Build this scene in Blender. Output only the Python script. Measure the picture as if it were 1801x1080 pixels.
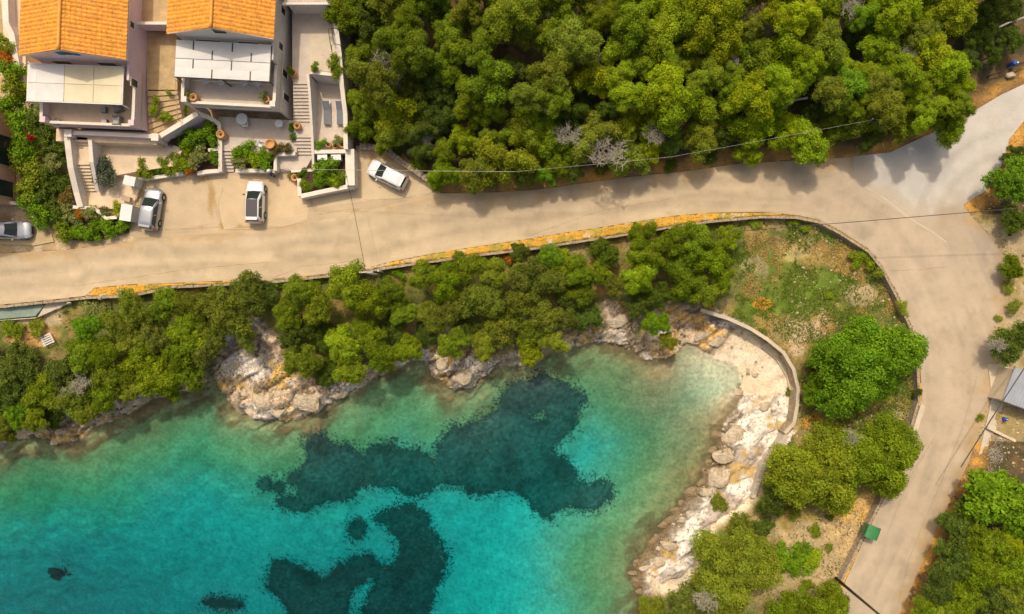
import bpy, math, random
import numpy as np
from mathutils import Vector, Matrix
from mathutils.geometry import delaunay_2d_cdt, tessellate_polygon
R = math.radians
for o in list(bpy.data.objects): bpy.data.objects.remove(o)
SC = bpy.context.scene
COL = SC.collection
# ---------------------------------------------------------------- camera, sky, sun, exposure
CZ, FPX = 66.0, 1188.0           # drone height above the road (m); focal length in photo pixels
cd = bpy.data.cameras.new('camera'); cam = bpy.data.objects.new('camera', cd); COL.objects.link(cam)
cam.location = (0, 0, CZ); cam.rotation_euler = (0, 0, 0)
cd.sensor_width = 36; cd.lens = 36*FPX/1801; cd.clip_end = 2000; cd.clip_start = .5
SC.camera = cam
SUN_EL, SUN_AZ = R(59), R(-17)   # from the top of the picture, a little left
wd = bpy.data.worlds.new('World'); SC.world = wd; wd.use_nodes = True
nt = wd.node_tree; bg = nt.nodes['Background']
sky = nt.nodes.new('ShaderNodeTexSky'); sky.sky_type = 'NISHITA'; sky.sun_disc = False
sky.sun_elevation = SUN_EL; sky.sun_rotation = SUN_AZ % (2*math.pi)
sky.air_density = 1.0; sky.dust_density = 6.0; sky.ozone_density = .6
tint = nt.nodes.new('ShaderNodeVectorMath'); tint.operation = 'MULTIPLY'; tint.inputs[1].default_value = (1.0, .94, .83)   # warm summer haze
nt.links.new(sky.outputs[0], tint.inputs[0]); nt.links.new(tint.outputs[0], bg.inputs[0]); bg.inputs[1].default_value = 0.15
sd = bpy.data.lights.new('sun', 'SUN'); sun = bpy.data.objects.new('sun', sd); COL.objects.link(sun)
sd.energy = 2.0; sd.angle = R(1.5); sd.color = (1, .92, .78)
SDIR = Vector((math.sin(SUN_AZ)*math.cos(SUN_EL), math.cos(SUN_AZ)*math.cos(SUN_EL), math.sin(SUN_EL)))
sun.rotation_euler = SDIR.to_track_quat('Z', 'Y').to_euler(); sun.location = (0, 0, 90)
SC.view_settings.view_transform = 'Standard'; SC.view_settings.look = 'None'
SC.view_settings.exposure = -0.02; SC.view_settings.gamma = 1

def P(px, py, z=0.0):
    "ground-plan point of a spot seen in the nadir photograph at height z"
    return Vector(((px-900.5)*(CZ-z)/FPX, (540-py)*(CZ-z)/FPX, z))
def P2(l, z=0.0): return [tuple(P(x, y, z)[:2]) for x, y in l]

# ---------------------------------------------------------------- materials
def nodes(m):
    m.use_nodes = True; n = m.node_tree.nodes; return n, m.node_tree.links, n['Principled BSDF']
def srgb(r, g, b):
    f = lambda c: (c/255/12.92 if c/255 <= .04045 else ((c/255+.055)/1.055)**2.4)
    return (f(r), f(g), f(b))
def mat(name, col=(.5, .5, .5), rough=.8, var=.25, vs=1.2, fine=.15, fs=14, bump=.3, bs=10, metal=0, attr=False, coat=0, stain=None):
    m = bpy.data.materials.new(name); n, l, b = nodes(m)
    tc = n.new('ShaderNodeTexCoord')
    def noise(s, d=5, r=.6):
        t = n.new('ShaderNodeTexNoise'); t.inputs['Scale'].default_value = s; t.inputs['Detail'].default_value = d
        t.inputs['Roughness'].default_value = r; l.new(tc.outputs['Object'], t.inputs['Vector']); return t
    def rng(src, lo, hi):
        q = n.new('ShaderNodeMapRange'); q.inputs[1].default_value = .3; q.inputs[2].default_value = .7
        q.inputs[3].default_value = lo; q.inputs[4].default_value = hi; l.new(src, q.inputs[0]); return q.outputs[0]
    a = rng(noise(vs).outputs[0], 1-var, 1+var); c = rng(noise(fs).outputs[0], 1-fine, 1+fine)
    mu = n.new('ShaderNodeMath'); mu.operation = 'MULTIPLY'; l.new(a, mu.inputs[0]); l.new(c, mu.inputs[1])
    vm = n.new('ShaderNodeVectorMath'); vm.operation = 'SCALE'; l.new(mu.outputs[0], vm.inputs['Scale'])
    if attr:
        at = n.new('ShaderNodeAttribute'); at.attribute_name = 'Col'; l.new(at.outputs['Color'], vm.inputs[0])
    else: vm.inputs[0].default_value = col
    out = vm.outputs[0]
    if stain:
        mx = n.new('ShaderNodeMix'); mx.data_type = 'RGBA'
        l.new(rng(noise(stain[1], 6, .7).outputs[0], -.6, 1.1*stain[2]), mx.inputs[0]); l.new(out, mx.inputs[6]); mx.inputs[7].default_value = (*stain[0], 1)
        mx.clamp_factor = True; out = mx.outputs[2]
    l.new(out, b.inputs['Base Color'])
    b.inputs['Roughness'].default_value = rough; b.inputs['Metallic'].default_value = metal
    b.inputs['Coat Weight'].default_value = coat
    if bump:
        bn = n.new('ShaderNodeBump'); bn.inputs['Strength'].default_value = bump; bn.inputs['Distance'].default_value = .05
        l.new(noise(bs, 6, .65).outputs[0], bn.inputs['Height']); l.new(bn.outputs[0], b.inputs['Normal'])
    return m
def leafmat(name, attr_only=False):
    m = bpy.data.materials.new(name); n, l, b = nodes(m)
    at = n.new('ShaderNodeAttribute'); at.attribute_name = 'Col'
    oi = n.new('ShaderNodeObjectInfo')
    mx = n.new('ShaderNodeVectorMath'); mx.operation = 'MULTIPLY'
    l.new(at.outputs['Color'], mx.inputs[0])
    if attr_only: mx.inputs[1].default_value = (1, 1, 1)
    else: l.new(oi.outputs['Color'], mx.inputs[1])
    l.new(mx.outputs[0], b.inputs['Base Color']); b.inputs['Roughness'].default_value = .55
    b.inputs['Specular IOR Level'].default_value = .12
    tr = n.new('ShaderNodeBsdfTranslucent'); l.new(mx.outputs[0], tr.inputs[0])
    ms = n.new('ShaderNodeMixShader'); ms.inputs[0].default_value = .28
    l.new(b.outputs[0], ms.inputs[1]); l.new(tr.outputs[0], ms.inputs[2])
    l.new(ms.outputs[0], n['Material Output'].inputs[0]); return m
M = {}
M['leaf'] = leafmat('foliage'); M['tuft'] = leafmat('grass_blades', True)
M['bark'] = mat('bark', (.16, .125, .09), .9, bump=.6)
M['deadwood'] = mat('dead_wood', (.42, .37, .29), .9)
M['ground'] = mat('earth_and_grass', attr=True, rough=.95, var=.18, vs=.9, fine=.2, fs=5, bump=.6, bs=6)
M['seabed'] = mat('seabed', attr=True, rough=1, var=.14, vs=.6, fine=.26, fs=3.0, bump=.4, bs=3)
M['rock'] = mat('limestone', attr=True, rough=.9, var=.18, vs=1.1, fine=.4, fs=5, bump=1.0, bs=6)
M['boulder'] = mat('boulder_limestone', (.62, .50, .35), .9, var=.3, fine=.35, fs=6, bump=1, bs=5, stain=((.22, .15, .06), 1.5, .9))
M['boulder_wet'] = mat('wet_limestone', (.30, .21, .11), .6, var=.35, fine=.4, fs=6, bump=1, bs=5, stain=((.10, .07, .03), 1.2, 1.0))
M['stone'] = mat('stone_wall', (.38, .30, .20), .95, var=.25, vs=2.5, fine=.45, fs=7, bump=1, bs=7)
M['concrete'] = mat('concrete_pale', (.62, .52, .38), .9, var=.13, vs=.6, fine=.1, fs=9, bump=.25, stain=((.36, .24, .12), .7, .35))
M['tile'] = mat('patio_tiles', (.60, .50, .40), .8, var=.1, fine=.1, bump=.1)
M['tile_warm'] = mat('patio_warm', (.72, .55, .36), .8, var=.12, fine=.08, bump=.1)
M['tile_brown'] = mat('passage_paving', (.52, .36, .18), .85, var=.2, fine=.15, bump=.2)
M['white_wall'] = mat('white_render', (.70, .64, .58), .85, var=.07, vs=.7, fine=.06, bump=.15, stain=((.42, .37, .31), .8, .3))
M['pink_wall'] = mat('pink_render', (.74, .56, .58), .85, var=.08, vs=.7, fine=.05, bump=.15, stain=((.48, .32, .28), .6, .4))
M['orange_wall'] = mat('terracotta_render', (.62, .36, .22), .85, var=.12, fine=.08, bump=.15)
M['cream'] = mat('cream_trim', (.78, .68, .55), .8, var=.08, fine=.06, bump=.1)
M['roof'] = mat('clay_tiles', (.76, .30, .03), .75, var=.22, vs=1.6, fine=.32, fs=5, bump=.2, stain=((.45, .24, .09), .9, .45))
M['roof_ridge'] = mat('ridge_tiles', (.78, .36, .06), .75, var=.12, fine=.2, bump=.2)
M['canvas'] = mat('white_canvas', (.70, .67, .62), .8, var=.05, vs=1.5, fine=.04, bump=.1)
M['canvas_cream'] = mat('cream_canvas', (.74, .64, .42), .8, var=.07, vs=.8, fine=.04, bump=.1, stain=((.75, .55, .28), .7, .25))
M['metal_dark'] = mat('dark_steel', (.07, .06, .05), .5, metal=.4, bump=0)
M['metal_white'] = mat('white_steel', (.72, .69, .64), .5, bump=0, var=.05)
M['blue'] = mat('blue_shutter', (.03, .20, .42), .6, bump=0, var=.1)
M['pot'] = mat('terracotta', (.62, .32, .11), .8, var=.15, bump=.15)
M['soil'] = mat('potting_soil', (.07, .035, .02), 1, bump=.5)
M['wicker'] = mat('grey_wicker', (.22, .20, .17), .8, fine=.4, fs=30, bump=.6, bs=30)
M['cushion'] = mat('grey_cushion', (.42, .38, .36), .9, bump=.1)
M['lounge_fabric'] = mat('slate_fabric', (.17, .18, .20), .9, bump=.1, var=.08)
M['plastic_white'] = mat('white_plastic', (.72, .70, .66), .5, bump=0, var=.04)
M['plastic_green'] = mat('green_plastic', (.045, .22, .07), .45, bump=.05, var=.12, vs=2)
M['plastic_blue'] = mat('blue_plastic', (.02, .10, .45), .5, bump=.1)
M['wood'] = mat('worn_timber', (.45, .34, .22), .85, fine=.3, fs=18)
M['wood_dark'] = mat('creosoted_timber', (.06, .035, .02), .85, fine=.3)
M['sheet_grey'] = mat('grey_sheet_roof', (.40, .42, .45), .45, var=.08, bump=.05, metal=.2)
M['glass'] = mat('dark_glass', (.025, .036, .032), .08, var=.1, bump=0)
M['rubber'] = mat('tyre_rubber', (.025, .025, .025), .9, bump=0)
M['rim'] = mat('alloy', (.45, .45, .46), .35, metal=.9, bump=0)
M['car_white'] = mat('white_paint', (.80, .79, .78), .3, var=.02, fine=.02, bump=0, coat=.6)
M['car_silver'] = mat('silver_paint', (.40, .41, .43), .32, var=.03, fine=.02, bump=0, metal=.55, coat=.5)
M['car_pale'] = mat('pale_silver_paint', (.58, .60, .64), .32, var=.03, fine=.02, bump=0, metal=.3, coat=.5)
M['car_black'] = mat('black_roof', (.045, .035, .042), .25, var=.05, bump=0, coat=.6)
M['trim'] = mat('black_trim', (.02, .02, .02), .6, bump=0)
M['red_lamp'] = mat('red_lamp', (.35, .01, .01), .25, bump=0)
M['clear_lamp'] = mat('clear_lamp', (.6, .62, .62), .15, bump=0)

# ---------------------------------------------------------------- object helpers
def tag(o, label=None, cat=None, group=None, kind=None):
    if label: o['label'] = label
    if cat: o['category'] = cat
    if group: o['group'] = group
    if kind: o['kind'] = kind
    return o
def wloc(o):
    v = Vector((0, 0, 0))
    while o is not None: v += o.location; o = o.parent
    return v
def link(name, me, m=None, parent=None, smooth=False):
    if m is not None: me.materials.append(m)
    if smooth: me.polygons.foreach_set('use_smooth', [True]*len(me.polygons))
    o = bpy.data.objects.new(name, me); COL.objects.link(o)
    if parent is not None: o.parent = parent
    return o
def thing(name, loc, label, cat, group=None, rz=0):
    o = bpy.data.objects.new(name, None); COL.objects.link(o); o.location = loc; o.rotation_euler = (0, 0, rz)
    o.empty_display_size = .3
    return tag(o, label, cat, group)
def copy_tree(o, parent=None):
    c = o.copy(); COL.objects.link(c); c.parent = parent
    for ch in list(o.children): copy_tree(ch, c)
    return c
class FR:
    def __init__(s, x=0, y=0, a=0): s.x, s.y, s.c, s.s = x, y, math.cos(a), math.sin(a)
    def __call__(s, u, v, z=0): return (s.x+u*s.c-v*s.s, s.y+u*s.s+v*s.c, z)
W0 = FR()
class MB:
    def __init__(s): s.v = []; s.f = []
    def add(s, vs, fs):
        n = len(s.v); s.v += [tuple(p) for p in vs]; s.f += [tuple(i+n for i in f) for f in fs]; return s
    def box(s, x0, x1, y0, y1, z0, z1, fr=W0):
        p = [fr(x, y, z) for z in (z0, z1) for x, y in ((x0, y0), (x1, y0), (x1, y1), (x0, y1))]
        return s.add(p, [(3, 2, 1, 0), (4, 5, 6, 7), (0, 1, 5, 4), (1, 2, 6, 5), (2, 3, 7, 6), (3, 0, 4, 7)])
    def prism(s, pts, z0, z1):
        "pts: plan outline; z0,z1 numbers or per-point lists"
        n = len(pts); a = sum(pts[i][0]*pts[(i+1) % n][1]-pts[(i+1) % n][0]*pts[i][1] for i in range(n))
        Z0 = z0 if isinstance(z0, (list, tuple)) else [z0]*n; Z1 = z1 if isinstance(z1, (list, tuple)) else [z1]*n
        if a < 0: pts = pts[::-1]; Z0 = list(Z0)[::-1]; Z1 = list(Z1)[::-1]
        v = [(p[0], p[1], z) for p, z in zip(pts, Z0)]+[(p[0], p[1], z) for p, z in zip(pts, Z1)]
        tri = tessellate_polygon([[Vector((p[0], p[1], 0)) for p in pts]])
        f = []
        for t in tri:
            A, B, C = [Vector(pts[i]).to_2d() for i in t]
            if (B-A).cross(C-A) < 0: t = t[::-1]
            f += [tuple(i+n for i in t), tuple(t[::-1])]
        f += [(i, (i+1) % n, (i+1) % n+n, i+n) for i in range(n)]
        return s.add(v, f)
    def wall(s, pts, th, z0, z1):
        "a wall of thickness th along a plan polyline"
        n = len(pts); pv = [Vector(p).to_2d() for p in pts]; L = []; Rr = []
        for i in range(n):
            d = (pv[min(i+1, n-1)]-pv[max(i-1, 0)]).normalized(); q = Vector((-d.y, d.x))*th/2
            L.append(pv[i]+q); Rr.append(pv[i]-q)
        Z0 = z0 if isinstance(z0, (list, tuple)) else [z0]*n; Z1 = z1 if isinstance(z1, (list, tuple)) else [z1]*n
        v = []
        for i in range(n):
            v += [(L[i].x, L[i].y, Z0[i]), (Rr[i].x, Rr[i].y, Z0[i]), (Rr[i].x, Rr[i].y, Z1[i]), (L[i].x, L[i].y, Z1[i])]
        f = [(0, 1, 2, 3), (4*n-1, 4*n-2, 4*n-3, 4*n-4)]
        for i in range(n-1):
            a, b = 4*i, 4*i+4
            f += [(a+j, b+j, b+(j+1) % 4, a+(j+1) % 4) for j in range(4)]
        return s.add(v, f)
    def tube(s, pts, r, n=8, cap=True):
        pv = [Vector(p) for p in pts]; m = len(pv); rr = r if isinstance(r, (list, tuple)) else [r]*m; v = []
        for i in range(m):
            d = (pv[min(i+1, m-1)]-pv[max(i-1, 0)]).normalized()
            a = d.cross(Vector((0, 0, 1)) if abs(d.z) < .9 else Vector((1, 0, 0))).normalized(); b = d.cross(a)
            for k in range(n):
                t = 2*math.pi*k/n; v.append(pv[i]+(a*math.cos(t)+b*math.sin(t))*rr[i])
        f = [(i*n+k, i*n+(k+1) % n, (i+1)*n+(k+1) % n, (i+1)*n+k) for i in range(m-1) for k in range(n)]
        if cap: f += [tuple(range(n))[::-1], tuple((m-1)*n+k for k in range(n))]
        return s.add(v, f)
    def lathe(s, c, prof, n=16):
        v = []; f = []
        for r, z in prof:
            for k in range(n): v.append((c[0]+r*math.cos(2*math.pi*k/n), c[1]+r*math.sin(2*math.pi*k/n), c[2]+z))
        for i in range(len(prof)-1):
            for k in range(n): f.append((i*n+k, i*n+(k+1) % n, (i+1)*n+(k+1) % n, (i+1)*n+k))
        f += [tuple(range(n))[::-1], tuple((len(prof)-1)*n+k for k in range(n))]
        return s.add(v, f)
    def obj(s, name, m, parent=None, smooth=False, local=False, bevel=0, label=None):
        off = Vector((0, 0, 0)) if (parent is None or local) else wloc(parent)
        me = bpy.data.meshes.new(name); me.from_pydata([tuple(Vector(p)-off) for p in s.v], [], s.f); me.update()
        o = link(name, me, m, parent, smooth)
        if bevel:
            b = o.modifiers.new('bevel', 'BEVEL'); b.width = bevel; b.segments = 2; b.limit_method = 'ANGLE'
        if label: o['label'] = label
        return o
def struct(o): o['kind'] = 'structure'; return o
def quads(name, V, C=None, m=None, parent=None):
    "V: (N,4,3) array of faces, C: (N,3) colours"
    N = len(V); me = bpy.data.meshes.new(name)
    me.vertices.add(N*4); me.vertices.foreach_set('co', V.reshape(-1).astype(np.float32))
    me.loops.add(N*4); me.loops.foreach_set('vertex_index', np.arange(N*4, dtype=np.int32))
    me.polygons.add(N); me.polygons.foreach_set('loop_start', np.arange(0, N*4, 4, dtype=np.int32))
    me.update(calc_edges=True)
    if C is not None:
        a = me.color_attributes.new('Col', 'FLOAT_COLOR', 'POINT')
        c4 = np.ones((N, 4, 4), np.float32); c4[:, :, :3] = C[:, None, :]; a.data.foreach_set('color', c4.reshape(-1))
    if m: me.materials.append(m)
    return me
def gridmesh(name, V, F, C):
    me = bpy.data.meshes.new(name); N = len(F); K = F.shape[1]
    me.vertices.add(len(V)); me.vertices.foreach_set('co', V.reshape(-1).astype(np.float32))
    me.loops.add(N*K); me.loops.foreach_set('vertex_index', F.reshape(-1).astype(np.int32))
    me.polygons.add(N); me.polygons.foreach_set('loop_start', np.arange(0, N*K, K, dtype=np.int32)); me.update(calc_edges=True)
    a = me.color_attributes.new('Col', 'FLOAT_COLOR', 'POINT'); c4 = np.ones((len(V), 4), np.float32); c4[:, :3] = C
    a.data.foreach_set('color', c4.reshape(-1)); return me

# ---------------------------------------------------------------- numpy noise and plan geometry
_rs = np.random.RandomState(7); _T = _rs.rand(256, 256)
def vnoise(x, y, s, o=0):
    x = x/s+37.3*o+500; y = y/s+91.7*o+500; xi = np.floor(x).astype(int); yi = np.floor(y).astype(int); fx = x-xi; fy = y-yi
    fx = fx*fx*(3-2*fx); fy = fy*fy*(3-2*fy); g = lambda a, b: _T[a % 256, b % 256]
    return (g(xi, yi)*(1-fx)+g(xi+1, yi)*fx)*(1-fy)+(g(xi, yi+1)*(1-fx)+g(xi+1, yi+1)*fx)*fy
def fbm(x, y, s, n=4, o=0):
    a = 0; w = 0
    for i in range(n): a = a+vnoise(x, y, s/2**i, o+i)*.55**i; w += .55**i
    return a/w
def worley(x, y, s, o=0):
    x = x/s+300; y = y/s+300; xi = np.floor(x).astype(int); yi = np.floor(y).astype(int)
    d1 = np.full(np.shape(x), 9.); d2 = d1.copy(); h = d1*0
    for i in (-1, 0, 1):
        for j in (-1, 0, 1):
            a, b = xi+i, yi+j; cx = a+_T[(a+o) % 256, b % 256]; cy = b+_T[b % 256, (a+o+77) % 256]
            d = np.hypot(x-cx, y-cy); hh = _T[(a*3+o) % 256, (b*5) % 256]
            n1 = d < d1; d2 = np.where(n1, d1, np.minimum(d2, d)); h = np.where(n1, hh, h); d1 = np.where(n1, d, d1)
    return d1, d2, h
def inpoly(x, y, poly):
    r = np.zeros(np.shape(x), bool); n = len(poly)
    for i in range(n):
        x0, y0 = poly[i]; x1, y1 = poly[(i+1) % n]
        if y0 == y1: continue
        c = ((y0 > y) != (y1 > y)) & (x < (x1-x0)*(y-y0)/(y1-y0)+x0); r ^= c
    return r
def dline(x, y, line, closed=False):
    d = np.full(np.shape(x), 1e9); n = len(line)
    for i in range(n if closed else n-1):
        x0, y0 = line[i]; x1, y1 = line[(i+1) % n]; dx, dy = x1-x0, y1-y0
        t = np.clip(((x-x0)*dx+(y-y0)*dy)/(dx*dx+dy*dy+1e-9), 0, 1); d = np.minimum(d, np.hypot(x-x0-t*dx, y-y0-t*dy))
    return d
def sstep(a, b, x): t = np.clip((x-a)/(b-a), 0, 1); return t*t*(3-2*t)
# ---------------------------------------------------------------- plan outlines (photo px -> metres)
SEA = -4.5
SHORE = P2([(-3000, 900), (-600, 870), (-100, 805), (0, 790), (40, 768), (85, 772), (130, 780), (180, 745), (240, 722), (272, 700), (330, 692),
    (375, 668), (398, 690), (420, 725), (470, 738), (530, 738), (560, 722), (600, 702), (650, 672), (690, 652), (738, 630), (765, 662), (800, 686),
    (832, 680), (868, 648), (940, 640), (1000, 608), (1060, 600), (1100, 610), (1140, 635), (1180, 628), (1212, 602), (1250, 630), (1288, 640), (1305, 665), (1310, 690),
    (1285, 722), (1268, 755), (1262, 790), (1240, 830), (1218, 868), (1182, 910), (1150, 950), (1115, 1000), (1130, 1045), (1120, 1090),
    (1100, 1200), (1060, 1500), (900, 2600), (-3000, 2600)], SEA)
RIN = [(-700, 595), (-60, 540), (0, 536), (100, 526), (150, 520), (168, 506), (230, 500), (300, 498), (480, 490), (560, 483), (650, 470), (680, 462), (760, 446), (850, 432),
    (930, 420), (1000, 408), (1100, 393), (1180, 380), (1250, 374), (1340, 373), (1400, 378), (1440, 386), (1480, 407), (1528, 438), (1552, 468), (1580, 520),
    (1602, 570), (1616, 615), (1621, 680), (1622, 705), (1610, 745), (1592, 790), (1575, 840), (1548, 892), (1515, 960), (1488, 1020), (1462, 1080), (1420, 1170), (1200, 1700)]
EDGE = [(-700, 597), (-60, 542), (0, 538), (100, 528), (155, 522), (230, 519), (300, 504), (480, 494), (560, 486), (655, 474), (690, 468), (770, 457), (850, 446),
    (930, 437), (1000, 426), (1100, 411), (1180, 398), (1250, 388), (1340, 380), (1400, 381), (1440, 389), (1480, 410), (1528, 441), (1552, 471), (1578, 521),
    (1600, 571), (1613, 615), (1617, 680), (1618, 705), (1606, 745), (1588, 790), (1570, 840), (1545, 892), (1512, 960), (1482, 1020), (1455, 1080), (1412, 1170), (1190, 1700)]
ROUT = [(1560, 1700), (1560, 1160), (1580, 1085), (1612, 1015), (1650, 925), (1684, 855), (1705, 810), (1722, 755), (1742, 700), (1752, 640), (1762, 580), (1766, 520), (1775, 465), (1745, 420),
    (1708, 380), (1695, 360), (1735, 335), (1762, 290), (1775, 245), (1801, 212), (2300, -100), (2200, -160), (1801, 148), (1762, 166), (1705, 200), (1690, 214), (1625, 240), (1565, 268), (1500, 276),
    (1400, 282), (1300, 288), (1200, 302), (1100, 312), (1000, 326), (940, 334), (860, 339), (775, 340), (740, 350), (640, 350), (520, 352), (515, 395), (390, 402), (385, 410), (245, 412), (235, 425), (110, 440), (0, 446), (-700, 470)]
rin, edge, rout = P2(RIN), P2(EDGE), P2(ROUT)
ROAD = rin+rout
INNER = rin+[(-9, -200), (-200, -200), (-200, rin[0][1])]
WALLC = [(1232, 545), (1280, 560), (1320, 578), (1350, 597), (1378, 620), (1396, 650), (1404, 685), (1402, 715), (1396, 745), (1380, 762)]
BEACH = P2([(1150, 545), (1235, 548), (1330, 590), (1385, 645), (1398, 700), (1390, 748), (1352, 800), (1335, 870), (1262, 930), (1232, 1000), (1210, 1040), (1100, 1060), (1000, 1000), (1100, 700)], -3.6)
ROCKZ = [P2(q, -4.2) for q in (
    [(382, 690), (392, 600), (470, 560), (505, 600), (515, 660), (560, 665), (660, 640), (680, 665), (600, 720), (560, 760), (480, 760), (420, 745)],
    [(735, 600), (790, 600), (860, 620), (880, 660), (820, 700), (760, 690), (730, 650)], [(1060, 530), (1120, 545), (1105, 600), (1070, 615)],
    [(1150, 535), (1240, 545), (1300, 575), (1250, 625), (1200, 610)], [(-60, 760), (60, 700), (180, 690), (290, 680), (280, 720), (180, 770), (90, 800), (-60, 820)])]
PALE = P2([(1130, 1000), (1160, 960), (1200, 900), (1250, 850), (1270, 770), (1330, 720), (1385, 690), (1392, 748), (1350, 800), (1320, 870), (1250, 925), (1220, 1000), (1170, 1030)], -3.8)

# uneven grid: fine where the photo looks, coarse out to the horizon
def axis(lo, hi, st, far):
    a = np.arange(lo, hi, st); t = []; q = st
    x = hi
    while x < far: q = min(q*1.25, 60); x += q; t.append(x)
    u = []; q = st; x = lo
    while x > -far: q = min(q*1.25, 60); x -= q; u.append(x)
    return np.array(u[::-1]+list(a)+t)
gx = axis(-56, 56, .16, 900); gy = axis(-36, 36, .16, 900)
X, Y = np.meshgrid(gx, gy)
FARM = (np.abs(X) > 140) | (np.abs(Y) > 140)
def landz(X, Y, want_col=False):
    wx = X+(fbm(X, Y, 1.2, 3, 3)-.5)*.9; wy = Y+(fbm(X, Y, 1.2, 3, 9)-.5)*.9
    sea = inpoly(wx, wy, SHORE); ds = dline(wx, wy, SHORE, True); ds = np.where(sea, -ds, ds)
    road = inpoly(X, Y, ROAD); dr = dline(X, Y, rin+rout, True)
    inner = inpoly(X, Y, INNER); de = dline(X, Y, edge)
    strip = inner & (inpoly(X, Y, rin+edge[::-1]))
    beach = inpoly(wx, wy, BEACH) & (ds > -1.5)
    # inner bank
    t = np.clip(ds/(ds+de+.01), 0, 1)
    z_in = SEA+.1+.75*sstep(0, 1.3, ds)+(-.75-SEA-.85)*np.power(t, .9)+(fbm(X, Y, 3, 4, 5)-.5)*.5*sstep(0, 2, de)
    z_in = np.where(beach, SEA+.05+.10*np.clip(ds, 0, 9)+(fbm(X, Y, 2, 3, 8)-.5)*.12, z_in)
    z_in = np.where(strip, .012+(fbm(X, Y, .5, 2, 4)-.5)*.06, z_in)
    # outer ground
    e = np.clip(dr-.0, 0, 100)
    house = sstep(-12, -17, X)*sstep(14, 10, Y*0+10)
    slope = np.where(X < -13, .0, .17)*1.0
    plot = sstep(-12, -17, X)
    slope = .17*sstep(P(640, 0).x, P(740, 0).x, X)
    z_out = -.05-.05*plot+(fbm(X, Y, .8, 3, 2)-.5)*.22*sstep(0, 1., e)*(1-plot*.9)+slope*np.clip(e-.6, 0, 60)*.9+.02*np.clip(e-.2, 0, 3)*(1-plot)+.06*sstep(0, .5, e)*(1-plot)
    z_out = np.where(np.abs(X)+np.abs(Y) > 160, np.minimum(z_out, 6), z_out)
    apr = inpoly(X, Y, P2([(200, 362), (248, 300), (362, 296), (470, 300), (535, 296), (535, 340), (618, 326), (622, 252), (704, 258), (786, 334), (780, 350), (640, 380), (240, 424)])) & ~(dline(X, Y, P2([(704, 258), (786, 334)])) < .25)
    z = np.where(inner, z_in, z_out); z = np.where((road & ~strip) | apr, -.10, z)
    # sea bed
    D = np.interp(-ds, [0, .6, 2, 5, 9, 13, 18, 30, 60], [0, .12, .32, .85, 1.7, 3.0, 4.3, 6.5, 9])
    cp = [(0, 850, 1.15), (100, 900, 1.35), (400, 830, 1.15), (620, 740, 1.0), (760, 740, .8), (980, 720, .75), (900, 860, .8), (1060, 640, .7), (1180, 700, .42), (1250, 660, .3), (1150, 800, .55), (1000, 1000, .72),
          (1100, 900, .62), (600, 1000, 1.05), (800, 950, .85), (100, 1060, 1.5), (-300, 1000, 1.5), (600, 2000, 1.4), (250, 760, .75), (430, 770, .75)]
    num = 0; den = 0
    for a, b, w in cp:
        q = P(a, b, -6); k = 1/((X-q.x)**2+(Y-q.y)**2+9)**1.3; num = num+k*w; den = den+k
    D = D*num/den
    zs = SEA-.03-D+(fbm(X, Y, 4, 4, 6)-.5)*.5*np.clip(D, 0, 1)
    z = np.where(sea, zs, z)
    # rocks
    rk = np.zeros(X.shape)
    for p in ROCKZ: rk = np.maximum(rk, sstep(-.6, .5, np.where(inpoly(wx, wy, p), 1, -1)*dline(wx, wy, p, True)))
    coast = sstep(2.6, .6, np.abs(ds+.2))*sstep(-6, -3, ds)*np.where(beach & (Y > -9) & (X > 17), 0, 1)
    pale = inpoly(wx, wy, PALE)*1.
    # strata running lower-left to upper-right
    c, s = math.cos(.62), math.sin(.62); U = X*c+Y*s; V = -X*s+Y*c
    wu = (fbm(X, Y, 1.6, 3, 33)-.5)*1.5; wv = (fbm(X, Y, 1.3, 4, 37)-.5)*1.3; d1, d2, h = worley(U/4.2+wu*.4, V+wv*.8, 1.35); e1, e2, h2 = worley(U/1.9+wu, V+wv*.7, .46, 31)
    blk = (h-.35)*.55+.22*sstep(0, .16, d2-d1)+(h2-.5)*.26+.10*sstep(0, .2, e2-e1)+(fbm(X, Y, .7, 3, 44)-.5)*.25
    k = np.maximum(rk, .75*coast*sstep(.30, .55, fbm(X, Y, 5, 2, 12)))*sstep(5.5, 1.0, -ds)
    kk = k*inner*(~strip)*(1-sstep(2.2, .6, de)*1)*np.where(sea, np.where(X > 8, .25, .7), 1)
    z = z+kk*(blk*1.0+.05)+pale*(1-sea)*((h2-.5)*.34+(h-.5)*.35+.15*sstep(0, .12, d2-d1)+.1)
    if not want_col: return z
    # ---------------- colour of the ground itself
    n1 = fbm(X, Y, 6, 4, 20); n2 = fbm(X, Y, 1.4, 4, 24); n3 = fbm(X, Y, .5, 2, 28)
    def mixc(c, k2, col): return c*(1-k2[..., None])+np.array(col)*k2[..., None]
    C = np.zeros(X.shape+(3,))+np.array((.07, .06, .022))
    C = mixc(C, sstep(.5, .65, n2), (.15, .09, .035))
    # meadow and bank inside the bend
    ci = np.zeros_like(C)+np.array((.14, .16, .03))
    ci = mixc(ci, sstep(.45, .66, n2), (.32, .23, .06)); ci = mixc(ci, sstep(.55, .72, fbm(X, Y, 3, 4, 40)), (.36, .28, .11))
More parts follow.
